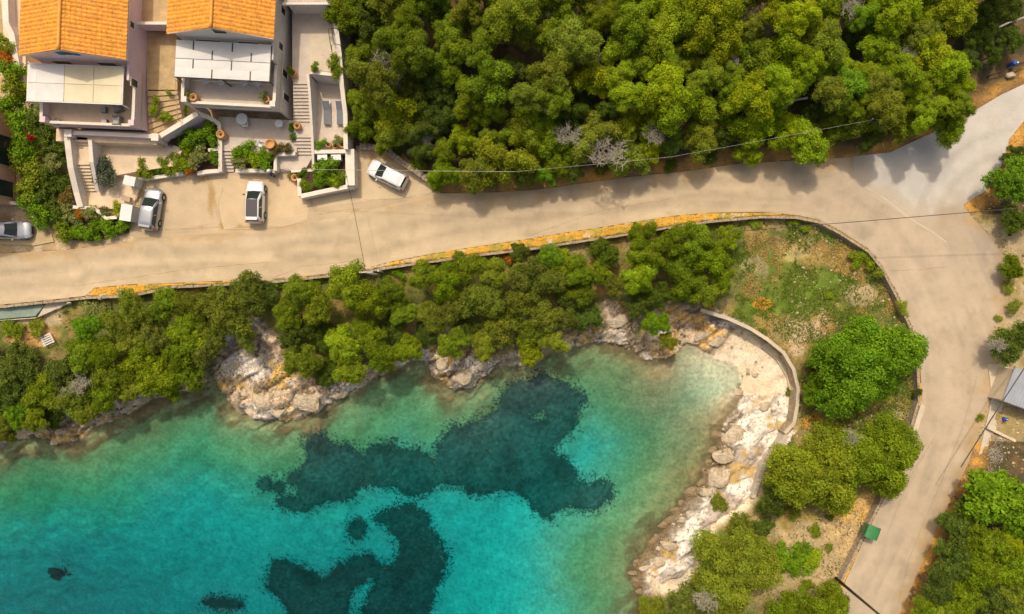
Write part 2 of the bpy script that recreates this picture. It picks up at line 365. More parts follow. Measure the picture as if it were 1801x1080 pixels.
    for px, py, rx, ry, col, a in ((1340, 460, 4.5, 1.9, (.13, .19, .015), .9), (1430, 520, 5, 2.6, (.12, .19, .012), .95), (1360, 540, 4, 1.6, (.13, .19, .015), .9), (1395, 480, 3, 2, (.16, .2, .02), .7), (1330, 470, 1.4, 1.4, (.46, .36, .18), .7),
        (1350, 535, 1.0, .6, (.72, .30, .03), .95), (1400, 440, 3, 1.2, (.58, .42, .18), .6), (1510, 520, 2.0, 1.1, (.54, .41, .22), .8), (1450, 570, 1.0, 1.6, (.62, .44, .26), .9), (1490, 460, 2.2, 1.2, (.50, .32, .09), .7), (1440, 745, 1.6, .8, (.70, .30, .04), .95),
        (1410, 600, .9, 2.5, (.62, .45, .26), .9), (1310, 500, 1.8, 1.4, (.18, .20, .04), .8), (1580, 590, .7, 2.2, (.48, .34, .16), .8), (1590, 740, 1.6, 1.6, (.50, .37, .2), .8), (1420, 960, 4.6, 3.2, (.50, .37, .19), .85), (1490, 930, 3, 2.6, (.56, .39, .18), .9), (1500, 900, 2.0, 1.2, (.62, .38, .1), .9),
        (1440, 1010, 4, 2.4, (.46, .34, .17), .8), (1350, 1040, 4, 2.0, (.36, .28, .13), .7), (1525, 880, 1.6, 1.2, (.66, .42, .14), .9), (60, 590, 2.6, 1.2, (.62, .34, .12), .9), (40, 560, 3, .8, (.55, .42, .27), .9), (90, 560, 2, .9, (.58, .44, .26), .8), (1080, 470, 2, .7, (.3, .2, .05), .6), (1060, 510, 1.2, .6, (.55, .3, .08), .7), (450, 600, 2.5, 1.5, (.30, .21, .15), .8)):
        q = P(px, py, -1.5); r = np.hypot((X-q.x)/rx, (Y-q.y)/ry)+(n2-.5)*1.4; ci = mixc(ci, a*sstep(1.15, .65, r), col)
    ci = ci*(.72+.56*n3[..., None])
    ci = mixc(ci, sstep(2.2, .2, de)*sstep(14, 20, X)*.0, (.5, .35, .1))
    C = np.where(inner[..., None], ci, C)
    so = np.zeros_like(C)+np.array((.66, .36, .05)); so = mixc(so, sstep(.5, .62, n2), (.42, .32, .05)); so = mixc(so, sstep(.66, .74, fbm(X, Y, .9, 3, 50)), (.66, .50, .28))
    so = mixc(so, sstep(P(770, 0).x, P(700, 0).x, X)*sstep(P(300, 0).x, P(420, 0).x, X)*sstep(.40, .50, n2), (.58, .44, .26))
    C = np.where(strip[..., None], so, C)
    # outer verge
    out = (~inner) & (~road)
    vg = np.zeros_like(C)+np.array((.50, .27, .07)); vg = mixc(vg, sstep(.45, .6, n2), (.36, .2, .08))
    kv = sstep(1.9, .4, dr+(n2-.5)*2.2)*out*(X > -9); C = mixc(C, kv, (.56, .29, .06))
    C = mixc(C, kv*sstep(.46, .6, n2), (.30, .17, .06))
    es = out & (X > 38) & (Y < 9) & (Y > -13)
    C = mixc(C, es*sstep(6.5, 1.5, dr+(n1-.5)*6), (.44, .34, .185)); C = mixc(C, es*sstep(.5, .62, n2)*.7, (.34, .25, .07))
    wst = out & (X < P(612, 0).x)
    C = mixc(C, wst*.9, (.60, .45, .27)); C = mixc(C, wst*sstep(.52, .6, n2)*.6, (.38, .25, .1))
    # beach / rock / sea bed
    cb = np.zeros_like(C)+np.array((.78, .62, .42)); cb = mixc(cb, sstep(.45, .62, n2), (.84, .71, .52)); cb = mixc(cb, sstep(.62, .75, n3)*.5, (.5, .36, .22))
    C = np.where((inner & beach & ~sea)[..., None], cb, C)
    cr = np.zeros_like(C)+np.array((.55, .41, .27)); cr = mixc(cr, sstep(.50, .60, fbm(X, Y, 1.7, 4, 61)), (.60, .38, .12)); cr = mixc(cr, sstep(.50, .62, fbm(X, Y, 2.6, 4, 66)), (.66, .57, .46)); cr = mixc(cr, sstep(.50, .62, fbm(X, Y, .9, 4, 69))*.7, (.14, .10, .06))
    cr = cr*(.60+.5*sstep(.0, .12, d2-d1))[..., None]*(.75+.35*sstep(0, .2, e2-e1))[..., None]*(.8+.4*h2)[..., None]
    C = mixc(C, np.clip(kk*1.6, 0, 1), (0, 0, 0))+cr*np.clip(kk*1.6, 0, 1)[..., None]
    cp2 = np.zeros_like(C)+np.array((.86, .78, .66)); cp2 = mixc(cp2, sstep(.5, .62, fbm(X, Y, 2.4, 3, 71)), (.50, .42, .34)); cp2 = cp2*((.40+.60*sstep(.0, .10, e2-e1))*(.55+.45*sstep(0, .06, d2-d1)))[..., None]
    cp2 = mixc(cp2, sstep(.56, .68, fbm(X, Y, 1.8, 3, 77)), (.52, .36, .14))
    C = mixc(C, pale*(1-sea), (0, 0, 0))+cp2*(pale*(1-sea))[..., None]
    frg = (X > 10)*(Y < P(0, 745, SEA).y)*sstep(1.5, .5, np.abs(ds-.1)+(n2-.5)*2.2)*inner; C = mixc(C, frg*.85, (.17, .12, .055))
    wet = sstep(SEA+.35, SEA+.05, z)*inner*(~sea)*np.where(beach & (Y > -9), .15, np.where(X > 10, 1.5, 1)); C = mixc(C, wet*.5, (.16, .11, .055))
    sb = np.zeros_like(C)+np.array((.27, .33, .16)); sb = mixc(sb, sstep(4, 12, -ds), (.50, .50, .44)); xr = sstep(P(975, 0, -6).x, P(1105, 0, -6).x, X+Y*.25+(n1-.5)*3); sb = mixc(sb, xr*.9, (.42, .32, .14))
    sb = mixc(sb, sstep(.35, .6, fbm(U/2.5, V, 1.6, 4, 81))*sstep(13, 4, -ds)*.6, (.20, .24, .10))
    sb = mixc(sb, sstep(.48, .62, fbm(U/2, V, 1.3, 3, 85))*sstep(4.5, 1.0, -ds)*np.where(X > 15, .35, .8), (.17, .13, .055))
    q = P(1180, 700, -5); g = np.exp(-((X-q.x)/5.5)**2-((Y-q.y)/6.5)**2); sb = mixc(sb, g*.75, (.30, .23, .13))
    q = P(1150, 600, -5); g = sstep(1.3, .6, np.hypot((X-q.x)/2.8, (Y-q.y)/1.7)+(n2-.5)); sb = mixc(sb, g*.95, (.05, .03, .02))
    q = P(1275, 640, -5); g = np.exp(-((X-q.x)/4.2)**2-((Y-q.y)/4.2)**2); sb = mixc(sb, np.clip(g*1.3, 0, 1), (.68, .60, .42))
    sb = mixc(sb, sstep(1.0, .1, -ds)*np.where((X > 17) & (Y > -8), .05, np.where(X > 10, .85, .5)), (.16, .12, .055))
    sb = sb*(.85+.3*n3)[..., None]
    sb = mixc(sb, frg*.8, (.13, .10, .045)); C = np.where(sea[..., None], sb, C)
    return z, C, sea, ds, kk, inner, road, strip
Z, C0, SEAm, DS, KK, INN, RDm, STR = landz(X, Y, True)
ny, nx = X.shape
def gz(x, y):
    i = min(max(np.searchsorted(gx, x)-1, 0), nx-2); j = min(max(np.searchsorted(gy, y)-1, 0), ny-2); return float(Z[j, i])
idx = np.arange(nx*ny).reshape(ny, nx)
Fq = np.stack([idx[:-1, :-1], idx[:-1, 1:], idx[1:, 1:], idx[1:, :-1]], -1).reshape(-1, 4)
zm = (Z[:-1, :-1]+Z[1:, 1:]).reshape(-1)/2; sm = (DS[:-1, :-1] < -.1).reshape(-1); km = ((KK[:-1, :-1] > .3) & ~(DS[:-1, :-1] < -.1)).reshape(-1)
VV = np.stack([X, Y, Z], -1).reshape(-1, 3); CC = C0.reshape(-1, 3)
def sub(name, mask, m):
    F = Fq[mask]; u, inv = np.unique(F, return_inverse=True)
    o = link(name, gridmesh(name, VV[u], inv.reshape(F.shape), CC[u]), m, smooth=True); return struct(o)
sub('ground', ~sm & ~km, M['ground']); sub('seabed', sm, M['seabed']); sub('shore_rock', km, M['rock'])

# sea grass meadows on the sea bed
SG = [[(550, 765), (575, 755), (590, 775), (625, 780), (640, 795), (660, 780), (690, 770), (705, 785), (735, 785), (758, 802), (770, 812), (772, 785), (800, 745), (850, 735), (875, 715), (880, 690), (920, 665), (960, 655),
       (985, 670), (1010, 680), (1025, 695), (1015, 715), (1010, 745), (980, 770), (965, 795), (990, 800), (1010, 830), (1030, 850), (1050, 835), (1075, 845), (1070, 870), (1040, 885), (1000, 885), (970, 900), (965, 912), (940, 895),
       (910, 865), (880, 855), (840, 870), (800, 850), (775, 845), (760, 860), (720, 870), (690, 855), (650, 850), (630, 855), (620, 875), (580, 880), (540, 895), (500, 890), (485, 875), (510, 860), (530, 850), (540, 810), (548, 790)],
      [(655, 905), (690, 895), (725, 885), (745, 900), (760, 940), (775, 965), (783, 1005), (770, 1030), (752, 1080), (740, 1130), (500, 1130), (480, 1070), (455, 1045), (470, 1000), (480, 990), (510, 1005), (560, 1030), (590, 1005), (615, 985), (650, 990), (662, 1008),
       (690, 1000), (703, 962), (680, 930), (658, 922)]]
SGC = [(475, 843, 13, 12), (527, 833, 15, 13), (626, 932, 14, 17), (75, 1023, 16, 16), (372, 1078, 40, 9), (500, 850, 8, 8)]
HOLES = [(948, 724, 13, 9), (626, 1060, 17, 20), (617, 1085, 14, 26), (644, 1040, 10, 14), (520, 858, 14, 7)]
wx = X+(fbm(X, Y, .8, 4, 13)-.5)*1.1; wy = Y+(fbm(X, Y, .8, 4, 19)-.5)*1.1
sgm = np.zeros(X.shape, bool)
for p in SG: sgm |= inpoly(wx, wy, P2(p, -7))
for a, b, r1, r2 in SGC: q = P(a, b, -7.5); sgm |= np.hypot((wx-q.x)/(r1/16.2), (wy-q.y)/(r2/16.2)) < 1
for a, b, r1, r2 in HOLES: q = P(a, b, -7.5); sgm &= ~(np.hypot((wx-q.x)/(r1/16.2), (wy-q.y)/(r2/16.2)) < 1)
sgm &= DS < -1
fm = (sgm[:-1, :-1] & sgm[1:, 1:] & sgm[:-1, 1:] & sgm[1:, :-1]).reshape(-1)
Fs = Fq[fm]; u, inv = np.unique(Fs, return_inverse=True)
Vs = VV[u].copy(); tuft = vnoise(Vs[:, 0], Vs[:, 1], .22, 5); Vs[:, 2] += .10+.12*tuft
Cs = np.array((.040, .080, .070))*(.6+.8*tuft)[:, None]
_m2 = fbm(Vs[:, 0], Vs[:, 1], 2.5, 3, 200); Cs = Cs*(.35+1.5*_m2)[:, None]
o = link('seagrass', gridmesh('seagrass', Vs, inv.reshape(Fs.shape), Cs), M['seabed']); o['kind'] = 'stuff'
tag(o, 'dark seagrass meadows spread over the pale sea bed')

# water: a wavy surface over a body that absorbs red first
wm = bpy.data.materials.new('sea_water'); wm.use_nodes = True; n = wm.node_tree.nodes; l = wm.node_tree.links; n.clear()
out = n.new('ShaderNodeOutputMaterial'); tr = n.new('ShaderNodeBsdfTransparent'); gl = n.new('ShaderNodeBsdfGlossy'); gl.inputs['Roughness'].default_value = .05
mx = n.new('ShaderNodeMixShader'); fr = n.new('ShaderNodeFresnel'); fr.inputs['IOR'].default_value = 1.2
tc = n.new('ShaderNodeTexCoord'); mp = n.new('ShaderNodeMapping'); mp.inputs['Scale'].default_value = (1, 1.8, 1); mp.inputs['Rotation'].default_value = (0, 0, R(20))
l.new(tc.outputs['Object'], mp.inputs[0]); no = n.new('ShaderNodeTexNoise'); no.inputs['Scale'].default_value = 2.6; no.inputs['Detail'].default_value = 6; no.inputs['Roughness'].default_value = .7; l.new(mp.outputs[0], no.inputs[0])
bp = n.new('ShaderNodeBump'); bp.inputs['Strength'].default_value = 1.0; bp.inputs['Distance'].default_value = .10; l.new(no.outputs[0], bp.inputs['Height'])
n_2 = n.new('ShaderNodeTexNoise'); n_2.inputs['Scale'].default_value = 7; n_2.inputs['Detail'].default_value = 3; l.new(mp.outputs[0], n_2.inputs[0]); b2 = n.new('ShaderNodeBump'); b2.inputs['Distance'].default_value = .07; l.new(n_2.outputs[0], b2.inputs['Height']); l.new(bp.outputs[0], b2.inputs['Normal']); bp = b2
l.new(bp.outputs[0], gl.inputs['Normal']); l.new(bp.outputs[0], fr.inputs['Normal'])
l.new(fr.outputs[0], mx.inputs[0]); l.new(tr.outputs[0], mx.inputs[1]); l.new(gl.outputs[0], mx.inputs[2]); l.new(mx.outputs[0], out.inputs['Surface'])
ab = n.new('ShaderNodeVolumeAbsorption'); ab.inputs['Color'].default_value = (.0, .915, .935, 1); ab.inputs['Density'].default_value = .80; l.new(ab.outputs[0], out.inputs['Volume'])
struct(MB().box(-880, 880, -880, 880, -32, SEA).obj('sea_water', wm))

# ---------------------------------------------------------------- road sheets
def sheet(name, poly, z, m, colfn, step=.35):
    pts = [Vector(p) for p in poly]; nb = len(pts)
    xs = np.array([p.x for p in pts]); ys = np.array([p.y for p in pts])
    ax = np.arange(max(xs.min(), -70), min(xs.max(), 70), step); ay = np.arange(max(ys.min(), -50), min(ys.max(), 50), step)
    A, B = np.meshgrid(ax, ay); A = A+(np.arange(A.shape[0])[:, None] % 2)*step/2; m_ = inpoly(A, B, poly) & (dline(A, B, poly, True) > step*.5)
    pts += [Vector((a, b)) for a, b in zip(A[m_], B[m_])]
    r = delaunay_2d_cdt(pts, [(i, (i+1) % nb) for i in range(nb)], [], 1, 1e-4)
    v = np.array([(p.x, p.y, z) for p in r[0]]); f = np.array(r[2])
    e1 = v[f[:, 1]]-v[f[:, 0]]; e2 = v[f[:, 2]]-v[f[:, 0]]; cr = e1[:, 0]*e2[:, 1]-e1[:, 1]*e2[:, 0]; f[cr < 0] = f[cr < 0][:, ::-1]
    return struct(link(name, gridmesh(name, v, f, colfn(v[:, 0], v[:, 1])), m))
def road_col(x, y):
    di = dline(x, y, rin); n1 = fbm(x, y, 5, 4, 90); n2 = fbm(x, y, 1.1, 4, 95)
    st = fbm(di*1.0, x*.08+y*.08, .5, 3, 99)           # dust streaks that follow the road
    base = np.array((.585, .45, .285))[None]*(.82+.30*st)[:, None]*(.90+.2*n1)[:, None]
    for w0, ww in ((1.6, .35), (3.2, .4), (4.6, .35), (6.1, .4)): base = base*(1-.17*np.exp(-((di+(n1-.5)*1.2-w0)/ww)**2)*(.4+st))[:, None]
    k = sstep(20, 36, x)*.9; base = base*(1-k[:, None])+np.array((.50, .395, .275))*(.84+.28*st)[:, None]*k[:, None]
    k = sstep(P(1600, 0).x, P(1450, 0).x, x)*sstep(P(0, 300).y, P(0, 340).y, y)*.5
    base = base*(.94+.12*n2)[:, None]
    k = sstep(1.3, .0, dline(x, y, rout)+(n2-.5)*3.2)*.75; base = base*(1-k[:, None])+np.array((.50, .33, .16))*k[:, None]
    n5 = fbm(x, y, .7, 4, 120); n6 = fbm(x, y, 2.2, 4, 125); base = base*(1-.08*sstep(.56, .68, n5)-.08*sstep(.55, .7, n6))[:, None]; base = base*(1+.05*sstep(.56, .66, fbm(x, y, 1.3, 4, 130)))[:, None]
    q = P(1740, 430); g = np.exp(-((x-q.x)/1.6)**2-((y-q.y)/2.6)**2)*(n2 > .42); base = base*(1-.45*g[:, None])+np.array((.25, .22, .2))*.45*g[:, None]
    return base
M['road'] = mat('dusty_asphalt', attr=True, rough=.95, var=.07, vs=.5, fine=.07, fs=7, bump=.25, bs=20, stain=((.42, .28, .14), .35, .2))
sheet('road', ROAD, 0, M['road'], road_col)
GREY = [(1500, 275), (1565, 268), (1625, 240), (1690, 214), (1705, 200), (1762, 166), (1801, 148), (2200, -160), (2300, -100), (1801, 212), (1775, 245), (1762, 290), (1735, 335), (1695, 360), (1690, 385), (1712, 430), (1700, 450), (1668, 430), (1640, 410), (1600, 388), (1560, 360), (1515, 335), (1503, 318)]
def grey_col(x, y):
    n1 = fbm(x, y, 3, 4, 104); n3 = fbm(x, y, .9, 4, 108); b = np.array((.56, .51, .44))[None]*(.82+.2*n1+.18*n3)[:, None]
    for r0, w in ((7.2, .35), (8.6, .3), (5.6, .5)):
        c = P(1790, 470); d = np.abs(np.hypot(x-c.x, (y-c.y)*.8)-r0*1.25); b = b*(1-.13*np.exp(-(d/w)**2))[:, None]
    lf = P2([(1500, 270), (1503, 318), (1515, 335), (1560, 360), (1640, 410)]); k = sstep(2.6, .1, dline(x, y, lf)+(n3-.5)*2.4)*.9; b = b*(1-k[:, None])+np.array((.53, .425, .30))*k[:, None]
    q = P(1685, 425); k = sstep(6.0, 2.2, np.hypot(x-q.x, y-q.y)+(n3-.5)*2); return b*(1-k[:, None])+np.array((.455, .355, .245))*(.9+.2*n3)[:, None]*k[:, None]
sheet('asphalt_road', P2(GREY), .004, M['road'], grey_col)
def apron(poly, c, z=.006):
    def f(x, y):
        n1 = fbm(x, y, 1.6, 4, 110)
        b = np.array(c)[None]*(.84+.32*n1)[:, None]; n2 = fbm(x, y, .5, 3, 115)
        for px, py, r1, r2 in ((390, 397, .35, .35), (422, 399, .4, .35), (678, 370, .45, .4), (372, 350, .35, 1.8), (625, 372, .4, .2), (352, 400, .4, .15), (700, 275, 2.2, .5), (655, 285, .4, 1.0), (360, 315, .6, .5)):
            q = P(px, py); g = sstep(1.3, .5, np.hypot((x-q.x)/r1, (y-q.y)/r2)+(n2-.5)*1.2)[:, None]; b = b*(1-.75*g)+np.array((.40, .23, .06))*.75*g
        return b
    return sheet('parking_apron', P2(poly), z, M['road'], f, .22)
apron([(205, 360), (250, 306), (362, 299), (470, 304), (530, 300), (530, 346), (622, 330), (626, 256), (700, 262), (775, 334), (772, 346), (640, 372), (545, 392), (395, 410), (240, 418), (228, 412)], (.52, .39, .24), .003)
apron([(212, 330), (255, 312), (360, 304), (372, 340), (382, 388), (340, 400), (245, 408), (232, 400)], (.57, .43, .27))
apron([(366, 306), (470, 312), (530, 318), (528, 345), (545, 355), (540, 385), (500, 398), (395, 404), (376, 350)], (.60, .45, .27))
apron([(630, 262), (690, 270), (735, 300), (770, 330), (742, 345), (650, 352), (560, 366), (548, 352), (622, 338)], (.61, .47, .29))
apron([(-120, 425), (-120, 412), (90, 412), (95, 425), (60, 432)], (.52, .38, .2), .012)
# cracks, patches, tracks and one painted wire shadow: low-relief strips laid on the road
cr = MB()
rnd = random.Random(3)
for line in ([(248, 408), (290, 404), (345, 402), (385, 400)], [(395, 404), (450, 404), (500, 399), (540, 390)], [(545, 356), (560, 378), (600, 370), (640, 366)], [(640, 352), (700, 350), (768, 338)], [(392, 330), (384, 360), (388, 390)], [(484, 488), (530, 468), (600, 462), (640, 455)],
             [(1580, 1060), (1600, 980), (1650, 860), (1690, 760), (1720, 660)], [(1560, 940), (1600, 840), (1650, 760)], [(1665, 470), (1600, 475), (1560, 476)], [(930, 415), (1050, 372), (1180, 350)], [(120, 505), (300, 478), (480, 460)]):  # third line here paints the black wire's shadow across the bend
    for i in range(len(line)-1):
        a, b = P(*line[i], .011), P(*line[i+1], .011); d = (b-a); q = Vector((-d.y, d.x, 0)).normalized(); m_ = max(2, int(d.length/.3)); prev = None
        for j in range(m_+1):
            c = a+d*j/m_+q*rnd.uniform(-.05, .05); w = rnd.uniform(.004, .02)
            if prev: cr.add([prev[0]-q*prev[1], c-q*w, c+q*w, prev[0]+q*prev[1]], [(0, 1, 2, 3)])
            prev = (c, w)
M['crack_shadow'] = mat('crack_and_shadow_tone', (.30, .2, .11), .95, bump=0)
struct(cr.obj('road_cracks_and_shadow', M['crack_shadow']))
# white edge of the grey surfacing
lm = MB().wall(P2([(1512, 322), (1560, 352), (1600, 384), (1640, 408), (1665, 426)]), .10, .008, .012)
struct(lm.obj('road_edge_line', M['concrete']))
# ---------------------------------------------------------------- houses
def roof_slope(fr, u_e, z_e, u_r, z_r, v0, v1, parent):
    "one slope of curved clay tiles from eave (u_e,z_e) to ridge (u_r,z_r)"
    L = math.hypot(u_r-u_e, z_r-z_e); rows = int(L/.38); vs = np.arange(v0, v1+.001, .045); V = []; off = wloc(parent)
    ts = []
    for i in range(rows): ts += [(i/rows, .03), ((i+.98)/rows, .0)]
    rs = np.random.RandomState(5)
    for t, h in ts:
        jit = rs.rand(len(vs))*.006
        for k, v in enumerate(vs):
            w = .075*abs(math.cos(math.pi*v/.36))**.8+h+jit[k]
            p = fr(u_e+(u_r-u_e)*t, v, z_e+(z_r-z_e)*t+w); V.append((p[0]-off.x, p[1]-off.y, p[2]-off.z))
    n = len(vs); m = len(ts); F = []
    for i in range(m-1):
        for k in range(n-1):
            a = i*n+k; q = (a, a+1, a+n+1, a+n); F.append(q if u_e > u_r else q[::-1])
    me = bpy.data.meshes.new('roof'); me.from_pydata(V, [], F); me.update()
    return link('roof', me, M['roof'], parent)
def window(parent, fr, wall, a, b, z0, z1, pos, shutter=None, open_=False):
    "wall='u': window in a wall of constant u=pos between v a..b; wall='v': constant v=pos between u a..b"
    m = MB(); g = MB(); t = .09; s = .06
    def bx(mm, p, q, zz0, zz1, d0, d1):
        if wall == 'u': mm.box(pos+d0, pos+d1, p, q, zz0, zz1, fr)
        else: mm.box(p, q, pos-d1, pos-d0, zz0, zz1, fr)
    bx(m, a, b, z1-t, z1, .0, s); bx(m, a, b, z0, z0+t, 0, s); bx(m, a, a+t, z0+t, z1-t, 0, s); bx(m, b-t, b, z0+t, z1-t, 0, s)
    f = m.obj('window', M['cream'] if shutter is None else M[shutter], parent)
    bx(g, a+t, b-t, z0+t, z1-t, .003, .03); g.obj('pane', M['glass'], f)
    if open_:
        for e, d in ((a, -1), (b, 1)):
            q = MB(); c = e+d*.5
            if wall == 'v':
                q.box(min(e, c), max(e, c), pos-.10, pos-.06, z0, z1, fr)
                for k in range(6): zz = z0+.1+k*(z1-z0-.15)/6; q.box(min(e, c)+.05, max(e, c)-.05, pos-.125, pos-.10, zz, zz+.05, fr)
            else: q.box(pos+.06, pos+.10, min(e, c), max(e, c), z0, z1, fr)
            q.obj('shutter', M['blue'], f)
def house(fr, W, wallm, label, Bd, tile, shutter=None, zg=1.0):
    h = thing('house', fr(W/2, Bd, 0), label, 'house')
    w = MB(); pr = [(0, 0), (W, 0), (W, 7.45), (W/2, 9.05), (0, 7.45)]; v0, v1 = Bd, Bd+13
    p = [fr(u, v0, z) for u, z in pr]+[fr(u, v1, z) for u, z in pr]
    w.add(p, [(0, 1, 2, 3, 4), (9, 8, 7, 6, 5)]+[(i, i+5, (i+1) % 5+5, (i+1) % 5) for i in range(5)])
    w.box(.35, W, .7, Bd-.002, 0, 4.0, fr)
    w.obj('wall', M[wallm], h)
    s = MB().box(.0, W+.0, .0, Bd-.004, 3.86, 4.1, fr); s.obj('terrace_floor', M[tile], h)
    # parapets: front low wall between corner posts, side walls
    q = MB(); q.box(.0, .22, .0, Bd-.006, 4.1, 5.05, fr); q.box(W-.22, W, .0, Bd-.006, 4.1, 5.05, fr)
    q.box(.22, W-.22, .0, .18, 3.2, 4.55, fr); q.box(.0, .5, -.05, .45, 4.1, 5.12, fr); q.box(W-.5, W+.003, -.05, .45, 4.1, 5.12, fr)
    q.box(0, .22, .0, .7, 0, 3.86, fr); q.box(W-.22, W, 0, .7, 0, 3.86, fr)
    q.box(W-.22, W, Bd-1.6, Bd-.008, 5.05, 6.1, fr)
    q.obj('parapet', M[wallm], h)
    c = MB(); c.box(.21, W-.21, -.03, .21, 4.55, 4.62, fr); c.box(-.03, .25, .46, Bd-1.7, 5.05, 5.10, fr); c.box(W-.25, W+.03, .46, Bd-1.7, 5.05, 5.10, fr)
    c.obj('coping', M['cream'], h)
    # roof
    ov = .42
    for sgn in (0, 1):
        ue = -ov if sgn == 0 else W+ov; r = roof_slope(fr, ue, 7.45-ov*.36, W/2, 9.12, v0-.2, v1+.3, h)
    b = MB(); b.tube([fr(W/2, v, 9.2) for v in np.arange(v0-.22, v1+.3, .4)], .14, 8); b.obj('ridge', M['roof_ridge'], h, smooth=True)
    e = MB()   # verge trim along the gable and under the eaves
    for a, z0, bb, z1 in ((-ov, 7.30, W/2, 9.04), (W/2, 9.04, W+ov, 7.30)):
        P0 = [fr(a, v0-.24, z0-.16), fr(bb, v0-.24, z1-.16), fr(bb, v0-.24, z1+.04), fr(a, v0-.24, z0+.04)]
        P1 = [fr(a, v0-.001, z0-.16), fr(bb, v0-.001, z1-.16), fr(bb, v0-.001, z1-.02), fr(a, v0-.001, z0-.02)]
        e.add(P0+P1, [(0, 1, 2, 3), (7, 6, 5, 4), (0, 4, 5, 1), (1, 5, 6, 2), (2, 6, 7, 3), (3, 7, 4, 0)])
    e.box(-ov, .0, v0-.15, v1, 7.12, 7.22, fr); e.box(W, W+ov, v0-.15, v1, 7.12, 7.22, fr)
    e.obj('eaves', M['cream'], h)
    return h
F1 = FR(-42.6, 16.75, R(-2.2)); F2 = FR(-29.86, 18.57, R(-3.0)); HW = 8.5
h1 = house(F1, HW, 'pink_wall', 'pink rendered house with orange tiled roof and blue gable shutters', 5.3, 'tile_warm')
window(h1, F1, 'v', 3.75, 4.55, 7.5, 8.35, 5.3, 'blue', True)
window(h1, F1, 'u', 3.3, 4.1, 4.7, 5.9, HW); window(h1, F1, 'u', 8.3, 9.0, 5.6, 6.4, HW)
window(h1, F1, 'v', 1.2, 3.0, 4.2, 5.9, 5.3); window(h1, F1, 'v', 5.2, 7.0, 4.2, 5.9, 5.3)
h2 = house(F2, HW, 'white_wall', 'off-white rendered house with orange tiled roof and tilted gable window', 5.4, 'tile')
window(h2, F2, 'v', 3.9, 4.9, 7.55, 8.3, 5.4, 'metal_dark')
for a, b, z0, z1 in ((5.2, 6.0, 3.9, 5.1), (1.2, 2.0, 1.5, 3.2), (3.2, 4.0, 2.3, 3.8), (8.5, 9.3, 3.8, 5)): window(h2, F2, 'u', a, b, z0, z1, HW)
window(h2, F2, 'v', 1.2, 3.6, 4.2, 5.9, 5.4); window(h2, F2, 'v', 5.0, 7.0, 4.2, 5.9, 5.4)
door = MB().box(3.2, 4.3, .655, .697, 1.05, 3.1, F2).obj('door', M['wood'], h2); MB().box(3.3, 3.36, .60, .655, 2.0, 2.15, F2).obj('handle', M['rim'], door)
for a, b in ((.8, 2.4), (5.2, 7.4)): window(h2, F2, 'v', a, b, 1.4, 3.1, .7)
for a, b in ((1.4, 3.4), (5, 7)): window(h1, F1, 'v', a, b, 1.9, 3.4, .7)
# lettered nothing: neighbours cut by the frame
hn = thing('house', (-54, 12, 0), 'terracotta coloured house cut off by the left edge of the photo', 'house')
FN = FR(*P(29, 362)[:2], R(2)); MB().box(-9, 0, 0, 9.4, 0, 6.8, FN).obj('wall', M['orange_wall'], hn)
rf = MB(); rf.add([FN(*q) for q in ((-9.3, -.4, 6.8), (.35, -.4, 6.8), (.35, 9.8, 6.8), (-9.3, 9.8, 6.8), (-4.5, -.4, 8.4), (-4.5, 9.8, 8.4))], [(0, 1, 4), (2, 3, 5), (1, 2, 5, 4), (3, 0, 4, 5), (3, 2, 1, 0)]); rf.obj('roof', M['roof'], hn)
for a, b, z0, z1 in ((.6, 2.3, .3, 2.5), (3.6, 6.6, .3, 2.6), (3.6, 5.2, 4, 5.4)): window(hn, FN, 'u', a, b, z0, z1, 0, 'wood')
hb = thing('house', P(545, -30, 3), 'pale annexe with a ribbed grey roof at the top edge above the paved terrace', 'house')
x0, x1 = P(503, 0, 5.5).x, P(583, 0, 5.5).x; y0 = P(0, 9, 5.5).y
MB().box(x0, x1, y0+.25, y0+6, 3, 5.3, ).obj('wall', M['white_wall'], hb)
rb = MB(); rb.box(x0-.2, x1+.1, y0, y0+6.2, 5.3, 5.5); 
for k in range(28): rb.box(x0+.0+k*.16, x0+.08+k*.16, y0+.25, y0+6, 5.5, 5.56)
rb.obj('roof', M['tile'], hb); MB().box(x0-.25, x1+.15, y0-.06, y0+.14, 5.45, 5.75).obj('parapet', M['white_wall'], hb)
br = thing('link_terrace', P(262, 30, 4), 'small ochre roof terrace with pink parapet bridging the two houses', 'terrace')
xa, xb = F1(HW, 0, 0)[0]-.25, F2(0, 0, 0)[0]+.6; yb = P(0, 44, 5.2).y
MB().box(xa, xb, yb+.25, yb+6, 4.2, 4.45).obj('floor', M['tile_brown'], br); q = MB().box(xa, xb, yb, yb+.25, 3.9, 5.3); q.box(xb-.25, xb, yb+.25, yb+6, 4.45, 5.3); q.obj('parapet', M['pink_wall'], br)
MB().box(xa, xb, yb-.02, yb+.24, 5.3, 5.36).obj('coping', M['cream'], br)

